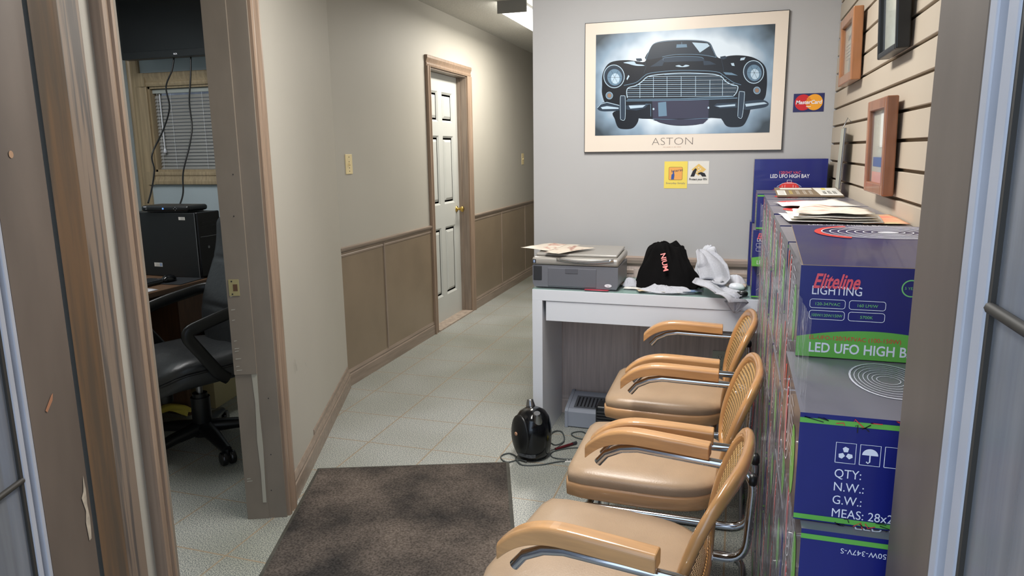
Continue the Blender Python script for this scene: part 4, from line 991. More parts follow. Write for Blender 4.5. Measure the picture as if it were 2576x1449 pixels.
# bonnet scoop and reflections
pg([(695, 395), (700, 378), (800, 368), (930, 370), (960, 382), (950, 398), (830, 402), (700, 408)], K2); ln([(697, 396), (704, 380), (800, 370), (930, 372), (958, 384)], .0018, K3)
pg([(640, 420), (690, 385), (700, 410), (690, 432), (610, 438)], K2); pg([(955, 395), (1000, 400), (1040, 420), (960, 426)], K2)
pg([(775, 432), (800, 426), (820, 434), (842, 424), (866, 430), (838, 438), (800, 438)], K4)
ln([(578, 405), (585, 440), (570, 480)], .0016, K2); ln([(1075, 385), (1085, 440), (1088, 470)], .0016, K2)
pg([(440, 412), (505, 404), (522, 420), (560, 425), (575, 432), (520, 432), (470, 420)], K4); pg([(1135, 412), (1155, 410), (1160, 430), (1142, 428)], K4); pg([(1200, 378), (1232, 372), (1222, 390), (1196, 394)], K4)
pg([(1085, 470), (1140, 474), (1180, 492), (1100, 486)], K3); pg([(470, 492), (478, 500), (462, 526), (458, 518)], K4)
pg([(520, 385), (555, 384), (562, 398), (545, 404), (525, 400)], K2); pg([(1066, 370), (1100, 364), (1112, 376), (1090, 388), (1070, 384)], K2)
# grille
G = [(462, 640), (458, 600), (470, 575), (520, 560), (560, 532), (590, 505), (640, 492), (740, 482), (840, 478), (940, 480), (1030, 486), (1075, 502), (1100, 530), (1140, 552), (1178, 562), (1170, 600), (1150, 625)]
pg(G, K1)
def gx(y, side):   # grille side limits at sketch height y
    L_ = [(484, 760), (500, 610), (520, 575), (545, 540), (565, 500), (580, 468), (600, 462), (640, 464)]; R_ = [(484, 990), (500, 1072), (520, 1092), (545, 1130), (562, 1174), (600, 1168), (625, 1150), (640, 1140)]
    T = L_ if side < 0 else R_
    for (y0, x0), (y1, x1) in zip(T, T[1:]):
        if y0 <= y <= y1: return x0+(x1-x0)*(y-y0)/(y1-y0)
    return T[-1][1]
for k in range(12):
    y = 490+k*13; xl, xr = gx(y, -1), gx(y, 1)
    ln([(xl+(xr-xl)*j/10, y-8*(j/10)-0) for j in range(11)], .0022, K4 if k % 2 else K3)
for k, x in enumerate((545, 632, 720, 812, 905, 998, 1080)): ln([(x, 540 if k in (0,) else (500 if k < 5 else 520)), (x-2, 640-k*3)], .0020, K4)
ln(G[:-1]+[(1150, 625)], .0040, K4); ln([(462, 650), (800, 646), (1150, 628)], .0040, K3)
ln([(440, 560), (520, 540), (570, 500), (610, 480), (740, 464), (880, 460), (1040, 468), (1090, 495), (1150, 536), (1200, 552)], .0028, K3)
# lamps
for cx, cy, rx, ry in ((378, 502, 66, 74), (1283, 468, 66, 74)):
    el(cx, cy, rx, ry, K2); er(cx, cy, rx, ry, .0034, K4); er(cx+4, cy+4, rx*.82, ry*.82, .0016, K1); el(cx+4, cy+6, rx*.72, ry*.72, K3); el(cx+8, cy+14, rx*.42, ry*.46, K4)
    for k in range(6): a = k*1.05; ln([(cx+4, cy+6), (cx+4+rx*.66*math.cos(a), cy+6+ry*.66*math.sin(a))], .0012, K2)
for cx, cy in ((346, 626), (1303, 588)): el(cx, cy, 22, 23, K3); el(cx, cy, 13, 14, mat('print_amber', C(150, 120, 98), .3)); er(cx, cy, 22, 23, .0016, K4)
# bumpers, overriders, plate, valance
pg([(268, 706), (290, 680), (330, 668), (410, 690), (412, 720), (330, 728), (285, 724)], K2); ln([(268, 706), (290, 682), (330, 670), (410, 690)], .0030, K4); pg([(290, 702), (330, 694), (405, 704), (405, 712), (300, 714)], K4)
pg([(452, 690), (530, 680), (600, 680), (575, 706), (520, 722), (455, 716)], K2); pg([(470, 690), (580, 686), (560, 702), (480, 710)], K4)
pg([(1020, 690), (1040, 674), (1170, 668), (1172, 700), (1060, 706)], K2); pg([(1030, 690), (1160, 678), (1160, 690), (1060, 698)], K4)
pg([(1215, 665), (1300, 650), (1350, 652), (1378, 672), (1360, 694), (1290, 708), (1218, 712)], K2); pg([(1225, 676), (1350, 664), (1370, 674), (1230, 694)], K4)
pg([(412, 780), (414, 640), (425, 624), (442, 624), (452, 640), (448, 780)], K2); ln([(416, 776), (417, 640), (428, 628), (442, 628), (448, 642), (445, 776), (416, 780)], .0022, K4)
pg([(1172, 762), (1182, 610), (1196, 592), (1216, 594), (1226, 612), (1208, 764)], K2); ln([(1176, 758), (1186, 610), (1198, 596), (1214, 598), (1222, 612), (1204, 760), (1178, 762)], .0022, K4)
ln([(455, 660), (800, 655), (1175, 638)], .0040, K3)
pg([(622, 660), (990, 652), (985, 770), (625, 776)], K5); pg([(660, 670), (712, 664), (716, 756), (662, 760)], K3)
el(630, 712, 6, 7, K4); el(986, 702, 6, 7, K4); ln([(625, 776), (800, 780), (985, 770)], .002, K3); pg([(625, 782), (985, 774), (950, 806), (860, 816), (760, 816), (680, 800)], K5)
ln([(578, 680), (612, 680), (612, 760)], .0022, K3)
art.build('car_print', K1, t, True)
b = MB(); pl = Pl((-.749, 3.6045, 1.408), (1, 0, 0), (0, 0, 1)); b.text(pl, 'ASTON', .338, .032, .052, mat('poster_letter', C(120, 110, 104), .5), .0006, width=.197, bold=-.0011); FL_ = mat('faint_letter', C(212, 190, 176), .5)
for x0, x1 in ((.395, .408), (.411, .432), (.436, .441), (.446, .458), (.462, .482)): b.line(pl, [(x0, .022), (x1, .022)], .0035, FL_, .0006)
b.build('title_print', None, t, True)

# ---- stickers on the back wall
t = thing('card_sticker', 'navy sticker with red and yellow overlapping circles on the back wall', 'sticker', (.3, 3.62, 1.62))
b = MB(); b.box(.234, .366, 3.6188, 3.6199, 1.581, 1.664, mat('sticker_navy', C(40, 44, 96), .4)); b.build('backing', None, t, True)
b = MB(); pl = Pl((.234, 3.6188, 1.581), (1, 0, 0), (0, 0, 1)); b.disc(pl, .042, .043, .036, .036, mat('sticker_red', C(206, 36, 44), .4), .0004); b.disc(pl, .090, .043, .036, .036, mat('sticker_amber', C(246, 168, 44), .4), .0005)
for k in range(6): b.line(pl, [(.056+(.004 if k % 2 else 0), .024+.0075*k), (.076-(.004 if k % 2 else 0), .024+.0075*k)], .0028, mat('sticker_red2', C(206, 36, 44), .4) if k else INKW, .0007)
b.text(pl, 'MasterCard', .066, .036, .0235, INKW, .0010, 'CENTER', shear=.12, width=.112, bold=.0006); b.build('logo_print', None, t, True)
t = thing('debit_sticker', 'yellow debit sticker with small hand logo below the poster', 'sticker', (-.29, 3.62, 1.29))
b = MB(); b.box(-.346, -.234, 3.6188, 3.6199, 1.228, 1.360, mat('sticker_yellow', C(238, 216, 96), .4)); b.build('backing', None, t, True)
b = MB(); pl = Pl((-.346, 3.6188, 1.228), (1, 0, 0), (0, 0, 1)); OR = mat('sticker_orange', C(236, 170, 88), .4); b.poly(pl, [(.022, .042), (.088, .042), (.088, .104), (.022, .104)], OR, .0004); b.rrect(pl, .022, .088, .042, .104, .006, .001, INKD)
b.poly(pl, [(.034, .044), (.048, .044), (.05, .066), (.046, .086), (.042, .086), (.042, .072), (.036, .068)], mat('sticker_blue', C(52, 84, 158), .4), .0008); b.text(pl, 'Interac', .034, .078, .019, mat('sticker_ink', C(58, 60, 84), .4), .0010, rot=.14, width=.056); b.text(pl, 'Everyday Simply', .056, .022, .0125, INKG, .0008, 'CENTER', width=.092); b.build('logo_print', None, t, True)
t = thing('pin_sticker', 'white sticker reading Protect your PIN below the poster', 'sticker', (-.18, 3.62, 1.31))
b = MB(); b.box(-.231, -.132, 3.6188, 3.6199, 1.250, 1.361, PAPER); b.build('backing', None, t, True)
b = MB(); pl = Pl((-.231, 3.6188, 1.250), (1, 0, 0), (0, 0, 1)); b.poly(pl, [(.05, .098), (.086, .070), (.05, .040), (.016, .070)], mat('sticker_tan', C(226, 190, 108), .4), .0004); b.poly(pl, [(.012, .036), (.022, .062), (.034, .076), (.042, .072), (.036, .052), (.03, .036)], INKD, .0008); b.poly(pl, [(.088, .036), (.08, .052), (.062, .058), (.05, .054), (.046, .048), (.06, .046), (.068, .036)], INKD, .0008)
for a, c in ((.05, .066), (.058, .072), (.05, .08), (.042, .058)): b.disc(pl, a, c, .004, .003, PAPER, .0007, 10)
b.text(pl, 'Protect your PIN', .049, .018, .0150, INKD, .0008, 'CENTER', width=.084, bold=.0003); b.build('logo_print', None, t, True)

# ================================================================== FRAMES ON THE SLAT WALL
def frame(name, label, yc, z0, z1, wy, dep, tilt, mt, prof=.03, yaw=0, kind=0, off=.006):
    # local: x = out of wall, built with y across; hung at bottom edge z0
    t = thing(name, label, 'picture frame', (.409-off, yc, z0)); h = z1-z0; hw = wy/2
    def tf(p):   # p=(out, across, up)
        a = math.radians(tilt); o_, u_ = p[0]*math.cos(a)+p[2]*math.sin(a), p[2]*math.cos(a)-p[0]*math.sin(a)
        return V((-o_, p[1], u_))
    def bx(b, o0, o1, y0, y1, c0, c1, m_):
        vs = [tf((o, y, c)) for c in (c0, c1) for y in (y0, y1) for o in (o0, o1)]
        b.add(vs, [(0, 1, 3, 2), (4, 6, 7, 5), (0, 4, 5, 1), (2, 3, 7, 6), (0, 2, 6, 4), (1, 5, 7, 3)], m_)
    b = MB(); p = prof
    bx(b, 0, dep, -hw, -hw+p, 0, h, mt); bx(b, 0, dep, hw-p, hw, 0, h, mt); bx(b, 0, dep, -hw+p, hw-p, 0, p, mt); bx(b, 0, dep, -hw+p, hw-p, h-p, h, mt)
    b.build('frame', mt, t, bevel=.004, seg=3)
    b = MB(); bx(b, dep*.35, dep*.5, -hw+p*.8, hw-p*.8, p*.8, h-p*.8, CERT); b.build('certificate', CERT, t)
    b = MB(); pl = Pl(tf((dep*.5, hw-p, p)), V((0, -1, 0)), tf((0, 0, 1)))
    W_, H_ = wy-2*p, h-2*p
    if kind == 1:
        b.poly(pl, [(.02, .045), (W_-.01, .045), (W_-.01, .072), (.02, .072)], mat('cert_blue', C(60, 96, 156), .3), .0006); b.poly(pl, [(.01, .0), (W_-.01, .0), (W_-.01, .03), (.01, .03)], mat('cert_coral', C(224, 160, 144), .3), .0006)
        b.poly(pl, [(W_*.5, .10), (W_*.92, .10), (W_*.95, H_-.005), (W_*.5, H_-.005)], PAPER, .0012)
    elif kind == 2:
        for k in range(16): b.line(pl, [(.03, H_-.03-.008*k), (W_-.03-.03*(k % 3), H_-.03-.008*k)], .0015, INKG)
    else:
        b.text(pl, 'Certificate', W_/2, H_*.7, .03, INKG, .0006, 'CENTER'); 
        for k in range(5): b.line(pl, [(W_*.15, H_*(.6-.07*k)), (W_*.85, H_*(.6-.07*k))], .0012, INKG)
        b.disc(pl, W_*.5, H_*.16, .02, .03, mat('seal_grey', C(150, 150, 138), .3), .0008)
    b.build('certificate_print', None, t)
    b = MB(); bx(b, dep*.6, dep*.66, -hw+p*.9, hw-p*.9, p*.9, h-p*.9, PGLASS); b.build('glazing', PGLASS, t)
    return t
frame('picture_frame', 'orange oak certificate frame at the upper left of the slat wall', 3.02, 1.655, 1.905, .34, .034, 1.5, FRAMEO, .034, kind=0)
frame('picture_frame', 'black certificate frame high on the slat wall', 2.21, 1.665, 1.985, .26, .034, 3.0, BLACK, .016, kind=2)
frame('picture_frame', 'reddish oak certificate frame hung low above the cartons', 2.27, 1.288, 1.552, .29, .030, 1.5, FRAMER, .030, kind=1)
# hanging clip holder near the corner
t = thing('hanging_card', 'thin pale card in a clip hanging near the corner of the slat wall', 'card', (.39, 3.05, 1.26))
b = MB(); b.add([(.372, 2.95, 1.262), (.384, 3.17, 1.262), (.392, 3.17, 1.49), (.378, 2.95, 1.49)], [(0, 1, 2, 3)], mat('pale_card', C(176, 178, 164), .4)); b.build('card', None, t, True, solid=.002)
b = MB(); b.tube([(.372, 2.95, 1.262), (.378, 2.95, 1.49)], .004, STEEL, 6); b.build('clip_edge', STEEL, t, True)
b = MB(); b.tube([(.383, 3.06, 1.49), (.398, 3.06, 1.53), (.412, 3.06, 1.512)], .0015, STEEL, 6); b.build('wire_hook', STEEL, t, True)

# ================================================================== SWITCHES, OUTLET
def plate(name, label, y, z, x, w_, h_, mt, toggle=True):
    t = thing(name, label, 'switch', (x, y, z))
    b = MB(); b.box(x, x+.005, y-w_/2, y+w_/2, z-h_/2, z+h_/2, mt); b.build('cover_plate', mt, t, True, bevel=.0015)
    b = MB(); b.obox((x+.004, y-.005, z-.010), (.010, 0, .006), (0, .010, 0), (-.002, 0, .014), mt); b.build('toggle', mt, t, True)
    b = MB()
    for dz in (-.042, .042, .015, -.022): b.lathe([(.003, 0), (.003, .001)], (x+.005, y, z+dz), (1, 0, 0), INKD, 8)
    b.build('screw', INKD, t, True); return t
plate('light_switch', 'ivory light switch on the hall wall before the white door', 3.83, 1.355, XH, .076, .118, IVORY)
plate('light_switch', 'ivory light switch on the far end of the hall wall', 7.5, 1.335, XH, .076, .118, IVORY)
t = thing('power_outlet', 'almond double power outlet on the panelling under the desk', 'outlet', (-.04, 3.612, .36))
b = MB(); b.box(-.078, -.002, 3.605, 3.6119, .29, .412, OUTLET); b.build('cover_plate', OUTLET, t, True, bevel=.002)
for z in (.325, .378):
    b = MB(); b.lathe([(.017, 0), (.016, .002)], (-.040, 3.605, z), (0, -1, 0), OUTLET, 20); pl = Pl((-.040, 3.6029, z), (1, 0, 0), (0, 0, 1))
    b.poly(pl, [(-.008, -.002), (-.006, -.002), (-.006, .008), (-.008, .008)], INKD); b.poly(pl, [(.006, -.002), (.008, -.002), (.008, .008), (.006, .008)], INKD); b.disc(pl, 0, -.008, .003, .003, INKD)
    b.build('socket', OUTLET, t, True)

# ================================================================== FLOOR THINGS UNDER THE DESK
t = thing('baseboard_heater', 'grey-white floor heater with slotted top under the desk', 'heater', (-.6, 3.5, 0))
b = MB(); b.ext([(3.41, .004), (3.60, .004), (3.60, .135), (3.585, .14), (3.425, .098), (3.41, .085)], (-.785, 0, 0), (0, 1, 0), (0, 0, 1), (.72, 0, 0), HEATER); b.build('casing', HEATER, t, True, bevel=.002)
b = MB(); b.ext([(3.402, .0), (3.602, .0), (3.602, .142), (3.585, .146), (3.417, .102), (3.402, .09)], (-.80, 0, 0), (0, 1, 0), (0, 0, 1), (.016, 0, 0), HEATER); b.build('end_cap', HEATER, t, True, bevel=.002)
b = MB(); pl = Pl((-.76, 3.435, .1012), (1, 0, 0), (0, .16, .042)); b.poly(pl, [(0, 0), (.5, 0), (.5, .11), (0, .11)], mat('grille_grey', C(92, 96, 102), .5), .001)
for k in range(24): b.poly(pl, [(.012+.019*k, .012), (.020+.019*k, .012), (.020+.019*k, .098), (.012+.019*k, .098)], INKD, .0018)
b.build('grille', None, t, True)
t = thing('fan_heater', 'small black finned fan heater beside the floor heater', 'heater', (-.53, 3.36, 0))
b = MB(); b.box(-.62, -.44, 3.30, 3.40, 0, .17, BLACK); b.build('housing', BLACK, t, True, bevel=.012, seg=3)
b = MB()
for k in range(9): b.box(-.612, -.448, 3.292, 3.30, .02+.015*k, .027+.015*k, DGREY)
b.build('fins', DGREY, t, True)

t = thing('air_compressor', 'small black oval air compressor with two silver caps standing by the desk leg', 'air compressor', (-.865, 3.02, 0), 0)
b = MB(); prof = [(.055, .0), (.075, .006), (.088, .03), (.096, .07), (.098, .12), (.094, .16), (.084, .195), (.066, .220), (.04, .234), (.004, .237)]
b.lathe(prof, mt=BLACKG, n=36, sx=.92, sy=.98); b.build('body', BLACKG, t)
pd = V((-.52, -.85, .03)).normalized()
def cover(u, v):
    th = 2*math.pi*u; r = v; sd = V((.85, -.52, 0)); q = V((0, 0, .122))+pd*(.100-.022*r**2.2)+sd*(math.cos(th)*.060*r)+V((0, 0, math.sin(th)*.098*r))
    return q
b = MB(); b.grid(cover, 40, 10, BLACK, True, closeu=True); b.build('round_cover', BLACK, t, solid=.006)
b = MB(); b.lathe([(.009, .0), (.0095, .002), (.004, .003)], tuple(V((0, 0, .135))+pd*.1035), tuple(pd), mat('badge_copper', C(196, 150, 120), .4), 16); b.build('badge', None, t)
for dx, dy, s_ in ((.034, -.045, .86), (-.02, .045, .80)):
    b = MB(); b.lathe([(.033*s_, 0), (.029*s_, .02), (.021*s_, .044), (.0195*s_, .052), (.017*s_, .055)], (dx, dy, .190 if dx > 0 else .205), (.12 if dx > 0 else -.15, -.42 if dx > 0 else .2, 1), STEEL, 24); b.build('cap', STEEL, t)
b = MB(); pl = Pl((0, 0, .03), (1, 0, 0), (0, 0, 1))
b.grid(lambda u, v: V((.0835*math.cos(-2.3+u*1.2)*.96, .0885*math.sin(-2.3+u*1.2)*.96-.004, .026+.016*v)), 10, 2, mat('label_strip', C(90, 92, 96), .4, noise_amt=.6, noise_scale=90)); b.build('label_strip', None, t)

def cord(name, label, pts, r=.003, mt=CORD, cat='cable', closed=False):
    b = MB(); P = [V(p) for p in pts]; out = []; n = len(P)-1
    for i in range(n):
        for k in range(6):
            f = k/6; a, b_, c, d = P[max(i-1, 0)], P[i], P[i+1], P[min(i+2, n)]
            out.append(.5*((2*b_)+(c-a)*f+(2*a-5*b_+4*c-d)*f*f+(3*b_-a-3*c+d)*f**3))
    out.append(P[-1]); b.tube(out, r, mt, 8)
    return tag(b.build(name, mt), label, cat)
z = .0035
cord('appliance_cable', 'grey cord looping round the black compressor on the tiles', [(-.80, 3.07, .06), (-.78, 3.12, .02), (-.76, 3.22, z), (-.80, 3.33, z), (-.84, 3.30, z+.004), (-.83, 3.15, .01)], .0035)
cord('appliance_cable', 'grey cord running from the compressor base towards the chairs, with a round loop', [(-.87, 2.93, .01), (-.915, 2.945, z), (-.955, 2.91, z), (-.99, 2.93, z), (-1.005, 2.97, z), (-.98, 3.005, z), (-.94, 2.985, z), (-.925, 2.945, z+.005), (-.88, 2.90, z), (-.80, 2.925, z), (-.72, 2.985, z), (-.62, 3.02, z), (-.50, 3.05, z)], .0032)
cord('extension_cord', 'thin grey cable coiled near the yellow plug under the chairs', [(-.48, 3.10, z), (-.60, 3.16, z), (-.70, 3.15, z), (-.78, 3.08, z), (-.77, 3.02, z), (-.70, 3.01, z+.003), (-.60, 3.04, z+.003), (-.5, 3.04, z)], .0028)
cord('heater_cord', 'black-grey cord curving before the floor heater', [(-.61, 3.265, z), (-.64, 3.30, z), (-.70, 3.36, z), (-.745, 3.32, z), (-.70, 3.27, z), (-.6, 3.27, z)], .0032)
t = thing('red_pen', 'dark red air nozzle pen lying on the tiles', 'tool', (-.735, 3.15, .006)); b = MB(); b.tube([(-.775, 3.10, .008), (-.71, 3.185, .008)], .0065, mat('maroon_plastic', C(84, 26, 32), .3), 10); b.build('barrel', None, t, True); b = MB(); b.tube([(-.79, 3.085, .008), (-.773, 3.103, .008)], .0025, STEEL, 8); b.build('tip', STEEL, t, True); b = MB(); b.tube([(-.71, 3.185, .008), (-.695, 3.205, .008)], .008, DGREY, 8); b.build('cap', DGREY, t, True)
t = thing('yellow_plug', 'yellow and black plug adapter on the floor by the first chair', 'plug', (-.6, 3.12, 0)); b = MB(); b.box(-.625, -.565, 3.08, 3.13, .002, .035, YELL); b.build('body', YELL, t, True, bevel=.006); b = MB(); b.box(-.60, -.56, 3.055, 3.08, .002, .04, DGREY); b.build('socket', DGREY, t, True, bevel=.004)
t = thing('comb', 'small white zip strip lying on the tiles beneath the chair front', 'strip', (-.62, 3.03, 0)); b = MB(); b.obox((-.70, 2.985, .001), (.12, .035, 0), (-.004, .012, 0), (0, 0, .004), PAPER)
for k in range(8): b.obox((-.695+.014*k, 2.999+.004*k, .001), (.006, .002, 0), (-.003, .01, 0), (0, 0, .004), PAPER)
b.build('toothed_bar', PAPER, t, True)
t = thing('paper_scrap', 'tiny white paper scrap on the office floor', 'paper', (-2.74, 2.98, 0)); b = MB(); b.add([(-2.77, 2.97, .002), (-2.72, 2.96, .002), (-2.73, 3.0, .012), (-2.76, 3.0, .018)], [(0, 1, 2, 3)], PAPER); b.build('scrap', PAPER, t, True, solid=.001)

# ================================================================== OFFICE
# desk
t = thing('office_desk', 'walnut office desk with brown panels beside the swivel chair', 'desk', (-3.2, 3.1, 0))
b = MB(); b.box(-3.42, -2.80, 2.0, 3.85, .712, .74, DESKW); b.build('desk_top', DESKW, t, True, bevel=.003)
b = MB(); b.box(-3.40, -3.36, 2.05, 3.83, .1, .712, DESKP); b.build('modesty_panel', DESKP, t, True)
for y in (3.0, 3.72): b = MB(); b.box(-3.36, -2.84, y, y+.03, 0, .712, DESKP); b.build('side_panel', DESKP, t, True)
b = MB(); b.box(-3.36, -2.86, 3.03, 3.72, .50, .70, DESKP); b.build('drawer', DESKP, t, True)
b = MB(); b.box(-3.36, -2.84, 2.05, 2.08, 0, .712, DESKP); b.build('side_panel', DESKP, t, True)
# computer tower
t = thing('computer_tower', 'black desktop computer tower standing on the office desk', 'computer', (-3.06, 3.29, .741), math.radians(-2))
b = MB(); b.box(-.235, .215, -.09, .09, .0, .365, mat('tower_black', C(24, 26, 28), .45)); b.build('case', None, t, bevel=.004)
b = MB(); b.box(.215, .232, -.088, .088, .004, .368, BLACKG); b.build('front_panel', BLACKG, t, bevel=.008, seg=3)
b = MB(); b.tube([(.2175, -.091, .366), (.2175, -.091, .004)], .0028, STEEL, 6); b.build('silver_edge', STEEL, t)
b = MB(); b.box(.232, .2335, -.075, .075, .23, .2325, STEEL); b.box(.232, .2335, -.06, .06, .31, .3112, DGREY); b.box(.232, .2335, -.06, .06, .29, .2912, DGREY); b.lathe([(.008, 0), (.008, .002)], (.232, -.02, .17), (1, 0, 0), STEEL, 12); b.build('drive_bays', STEEL, t)
b = MB(); pl = Pl((-.235, -.0905, 0), (1, 0, 0), (0, 0, 1)); b.poly(pl, [(.34, .325), (.385, .325), (.385, .342), (.34, .342)], PAPER); b.poly(pl, [(.13, .055), (.19, .055), (.19, .078), (.13, .078)], PAPER); b.poly(pl, [(.17, .058), (.188, .058), (.188, .075), (.17, .075)], BLUEL, .001)
for k in range(3): b.line(pl, [(.355, .329+.004*k), (.38, .329+.004*k)], .001, INKD, .0012); b.line(pl, [(.143, .06+.005*k), (.166, .06+.005*k)], .001, INKG, .0012)
b.build('service_label', PAPER, t)
# cable box
t = thing('cable_box', 'slim black cable TV box with blue light lying on the computer tower', 'set-top box', (-3.04, 3.27, 1.109), math.radians(4))
b = MB(); b.box(-.16, .15, -.085, .085, .004, .036, BLACK); b.build('case', BLACK, t, bevel=.014, seg=4)
b = MB(); b.box(-.13, .13, -.07, .07, .0, .006, BLACK); b.build('foot', BLACK, t)
b = MB(); pl = Pl((-.16, -.0853, .004), (1, 0, 0), (0, 0, 1)); b.text(pl, '11', .14, .012, .012, emit('blue_led', (.1, .25, 1, 1), 6), .0006); b.text(pl, 'VIDEO', .03, .012, .004, INKW); b.line(pl, [(.02, .025), (.04, .025)], .004, INKW)
for k in range(4): b.disc(pl, .225+.01*math.cos(k*1.57), .016+.008*math.sin(k*1.57), .0015, .0015, INKW)
b.build('front_marks', None, t)
# TV
t = thing('television', 'large black flat television mounted above the office window', 'television', (-3.5, 3.9, 2.02))
TX0, TX1, TZ0, TZ1 = -3.84, -2.95, 2.03, 2.45
def tv(b, y0, y1, x0, x1, z0, z1, m_): b.obox((x0, y0, z0), (x1-x0, 0, 0), (0, (y1-y0), 0), (0, -.16*(z1-z0)*0, z1-z0), m_)
b = MB(); tv(b, 3.80, 3.86, TX0, TX1, TZ0, TZ1, BLACK); b.build('cabinet', BLACK, t, True, bevel=.005)
b = MB(); tv(b, 3.797, 3.80, TX0+.02, TX1-.02, TZ0+.045, TZ1-.02, mat('dark_screen', C(8, 10, 12), .2)); b.build('screen', None, t, True)
b = MB(); b.text(Pl((TX0, 3.7995, TZ0), (1, 0, 0), (0, 0, 1)), 'RCA', .415, .014, .014, INKW, .001, bold=.0004); b.build('badge', INKW, t, True)
b = MB(); b.box(-3.5, -3.2, 3.86, 4.0, 2.15, 2.35, STEEL); b.build('wall_bracket', STEEL, t, True)
cord('tv_cable', 'black wavy cable hanging left of the two from television to cable box', [(-3.46, 3.84, 2.035), (-3.47, 3.82, 1.95), (-3.51, 3.80, 1.85), (-3.50, 3.80, 1.72), (-3.55, 3.78, 1.58), (-3.60, 3.72, 1.43), (-3.50, 3.62, 1.33), (-3.40, 3.48, 1.22), (-3.32, 3.36, 1.146)], .005, BLACK)
cord('tv_cable', 'black cable hanging right of the two from television to cable box', [(-3.33, 3.84, 2.035), (-3.33, 3.82, 1.9), (-3.34, 3.80, 1.75), (-3.32, 3.78, 1.60), (-3.30, 3.72, 1.48), (-3.26, 3.6, 1.32), (-3.15, 3.46, 1.2), (-3.08, 3.35, 1.14)], .005, BLACK)
# keyboard, mouse, mat, paper
t = thing('keyboard', 'black computer keyboard at the left on the office desk', 'keyboard', (-3.0, 2.92, .741), math.radians(90))
b = MB(); b.box(-.20, .13, -.07, .07, 0, .016, BLACK); b.build('case', BLACK, t, bevel=.004)
b = MB()
for i in range(12):
    for j in range(4): b.box(-.19+.026*i, -.168+.026*i, -.058+.028*j, -.034+.028*j, .016, .021, DGREY)
b.build('keys', DGREY, t)
t = thing('mouse_pad', 'thin grey mouse pad on the office desk', 'mouse pad', (-2.90, 3.09, .741), math.radians(5)); b = MB(); b.box(-.1, .085, -.10, .10, 0, .003, DGREY); b.build('pad', DGREY, t)
t = thing('computer_mouse', 'black computer mouse on the grey pad', 'mouse', (-2.94, 3.06, .7445), math.radians(10))
b = MB(); b.lathe([(.026, 0), (.032, .006), (.031, .016), (.024, .028), (.012, .034), (.001, .035)], mt=BLACKG, sx=1.0, sy=1.6); b.build('shell', BLACKG, t)
b = MB(); b.lathe([(.005, -.003), (.005, .003)], (0, -.03, .030), (1, 0, 0), DGREY, 12); b.build('scroll_wheel', DGREY, t)
sheet('desk_leaflet', 'white leaflet with red and blue print on the office desk edge', 'paper', [(-2.98, 2.55, .7415), (-2.82, 2.56, .7415), (-2.82, 2.86, .7415), (-2.94, 2.88, .7415)], mat('leaflet_rb', C(226, 226, 232), .5, col2=C(120, 100, 150), noise_scale=16, lo=.36, hi=.44), .001, 6, seed=4)
# storage box
t = thing('storage_box', 'pale cream cardboard storage box on the office floor under the desk', 'box', (-3.0, 3.3, 0))
CB = mat('cream_board', C(196, 184, 142), .8)
b = MB(); b.obox((-3.10, 3.15, 0), (.33, -.02, 0), (-.05, .34, 0), (0, 0, .24), CB); b.build('carton', CB, t, True, bevel=.003)
b = MB(); b.obox((-3.10, 3.15, .24), (.33, -.02, 0), (-.05, .34, 0), (0, 0, .03), CB); b.build('lid', CB, t, True, bevel=.003)
b = MB(); pl = Pl((-2.769, 3.13, 0), (-.05, .34, 0), (0, 0, 1)); b.text(pl, 'Bankers', .08, .15, .045, INKG, .001, shear=.2); b.build('box_print', INKG, t, True)
sheet('yellow_envelope', 'yellow paper sagging beside the storage box on the floor', 'paper', [(-2.98, 2.86, .05), (-2.76, 2.90, .05), (-2.80, 2.99, .06), (-3.0, 2.98, .05)], YELL, .03, 12, seed=8, lift=lambda u, v: -.04*abs(u-.5))

# swivel chair
t = thing('office_chair', 'black leather high-back swivel chair with arms in the office', 'chair', (-2.47, 2.69, 0), math.atan2(-.41, .91))
# local frame: y- = forward, x = right side (towards the doorway)
def superring(cx, cy, ax, ay, z, n=40, e=3.0, zf=None):
    out = []
    for k in range(n):
        th = 2*math.pi*k/n; c, s = math.cos(th), math.sin(th); r = (abs(c)**e+abs(s)**e)**(-1/e)
        x, y = cx+r*c*ax, cy+r*s*ay; out.append(V((x, y, z+(zf(x, y) if zf else 0))))
    return out
def stack(b, rings, mt, n=40):
    vs = [p for r_ in rings for p in r_]
    b.add(vs, [(i*n+k, i*n+(k+1) % n, (i+1)*n+(k+1) % n, (i+1)*n+k) for i in range(len(rings)-1) for k in range(n)], mt, True)
    b.add(rings[0], [tuple(range(n))[::-1]], mt); b.add(rings[-1], [tuple(range(n))], mt)
wf = lambda x, y: -.05*max(0, (-y-.12)/.14)**2
b = MB(); stack(b, [superring(0, -.02, .24, .25, .385, zf=wf), superring(0, -.02, .262, .268, .40, zf=wf), superring(0, -.02, .268, .275, .43, zf=wf), superring(0, -.02, .262, .268, .455, zf=wf)], LEATHER); b.build('seat_base', LEATHER, t)
b = MB(); sf = lambda x, y: wf(x, y)+.010*math.sin(x*14)*math.sin(y*9)-.01*math.exp(-((x*x+y*y)/.02))
stack(b, [superring(0, -.02, .262, .268, .455, zf=wf), superring(0, -.02, .268, .274, .475, zf=wf), superring(0, -.02, .25, .256, .50, zf=sf), superring(0, -.02, .18, .19, .512, zf=sf), superring(0, -.02, .08, .09, .512, zf=sf), superring(0, -.02, .01, .01, .51, zf=sf)], LEATHER); b.build('seat_cushion', LEATHER, t)
b = MB(); b.tube([p+V((0, 0, 0)) for p in superring(0, -.02, .269, .275, .456, zf=wf)], .005, BLACK, 6, True); b.build('piping', BLACK, t)
b = MB()
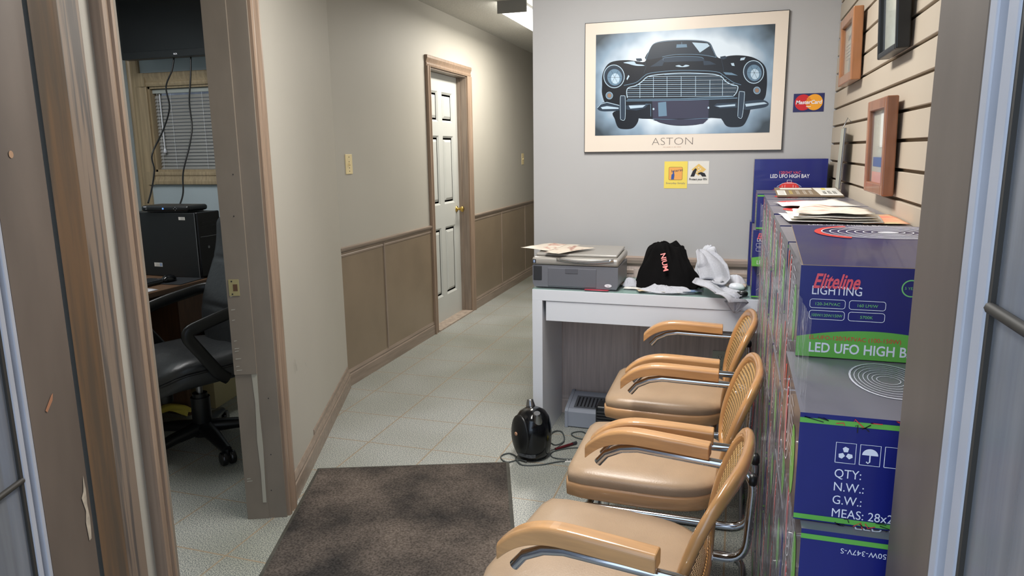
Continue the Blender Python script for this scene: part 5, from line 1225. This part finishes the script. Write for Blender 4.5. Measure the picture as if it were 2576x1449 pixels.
def backf(u, v):
    z = .44+.70*v; th = 2*math.pi*u; c, s = math.cos(th), math.sin(th)
    hw = .235*(.80+.30*math.sin(min(1, v*1.5)*math.pi*.5))*(1 if v < .93 else 1)*(1-.30*v**3)
    endk = (1-max(0, (v-.88)/.12)**3*.75)*(1-max(0, (.06-v)/.06)**2*.3)
    dp = .055*(1-.25*v)*endk; hw *= endk if v > .88 else 1
    puff = 1-.16*math.exp(-((v-.33)/.015)**2)-.16*math.exp(-((v-.66)/.015)**2)
    e = 2.6; r = (abs(c)**e+abs(s)**e)**(-1/e)
    yc = .20+.09*v+.03*math.sin(v*math.pi*2)*-1
    return V((r*c*hw, yc+r*s*dp*puff-.03*(r*c)**2, z))
b.grid(backf, 48, 60, LEATHER, True, closeu=True); ob = b.build('backrest', LEATHER, t)
b = MB(); b.tube([backf(.5, i/40)+V((-.002, 0, 0)) for i in range(1, 40)], .005, BLACK, 6); b.tube([backf(0, i/40)+V((.002, 0, 0)) for i in range(1, 40)], .005, BLACK, 6); ch_ = b.build('piping', BLACK, t)
for sx in (-1, 1):
    b = MB(); x = sx*.285
    pth = fillet([(x*.95, .02, .40), (x, -.02, .43), (x*1.02, -.17, .655), (x*1.02, .0, .70), (x, .18, .735), (x*.88, .235, .74)], .05, 6)
    b.tube(pth, .021, BLACK, 10, sx=.7, sy=1.35, upv=(1, 0, .01)); b.build('armrest', BLACK, t)
b = MB(); b.lathe([(.045, .255), (.045, .12), (.04, .1)][::-1], mt=BLACK, n=20); b.lathe([(.035, .255), (.035, .275)], mt=BLACK, n=20); b.lathe([(.03, .36), (.1, .375), (.1, .39)], mt=BLACK, n=16); b.build('column_cover', BLACK, t)
b = MB(); b.lathe([(.0145, .27), (.0145, .37)], mt=STEEL, n=16); b.build('gas_lift', STEEL, t)
b = MB(); b.lathe([(.05, 0), (.054, .01), (.054, .09), (.04, .1)], (-.02, -.16, .27), (0, 0, 1), BLACK, 20, sx=.9, sy=.7); b.build('tension_knob', BLACK, t)
b = MB(); b.lathe([(.05, .06), (.055, .075), (.05, .115), (.03, .12)], mt=BLACK, n=20)
for k in range(5):
    a = math.radians(-30+72*k)-t.rotation_euler.z; c, s = math.cos(a), math.sin(a)
    b.tube([(c*.03, s*.03, .10), (c*.16, s*.16, .092), (c*.30, s*.30, .070)], [.042, .034, .024], BLACK, 10, sx=.8, sy=1)
b.build('star_base', BLACK, t)
for k in range(5):
    a = math.radians(-30+72*k)-t.rotation_euler.z; c, s = math.cos(a), math.sin(a); x, y = c*.305, s*.305
    b = MB(); b.tube([(x, y, .075), (x, y, .045)], .008, BLACK, 8)
    for q in (-.016, .016): b.lathe([(.029, -.013), (.033, -.009), (.033, .009), (.029, .013)], (x-s*q*1.2, y+c*q*1.2, .033), (-s, c, 0), BLACKG, 18)
    b.build('caster', BLACK, t)
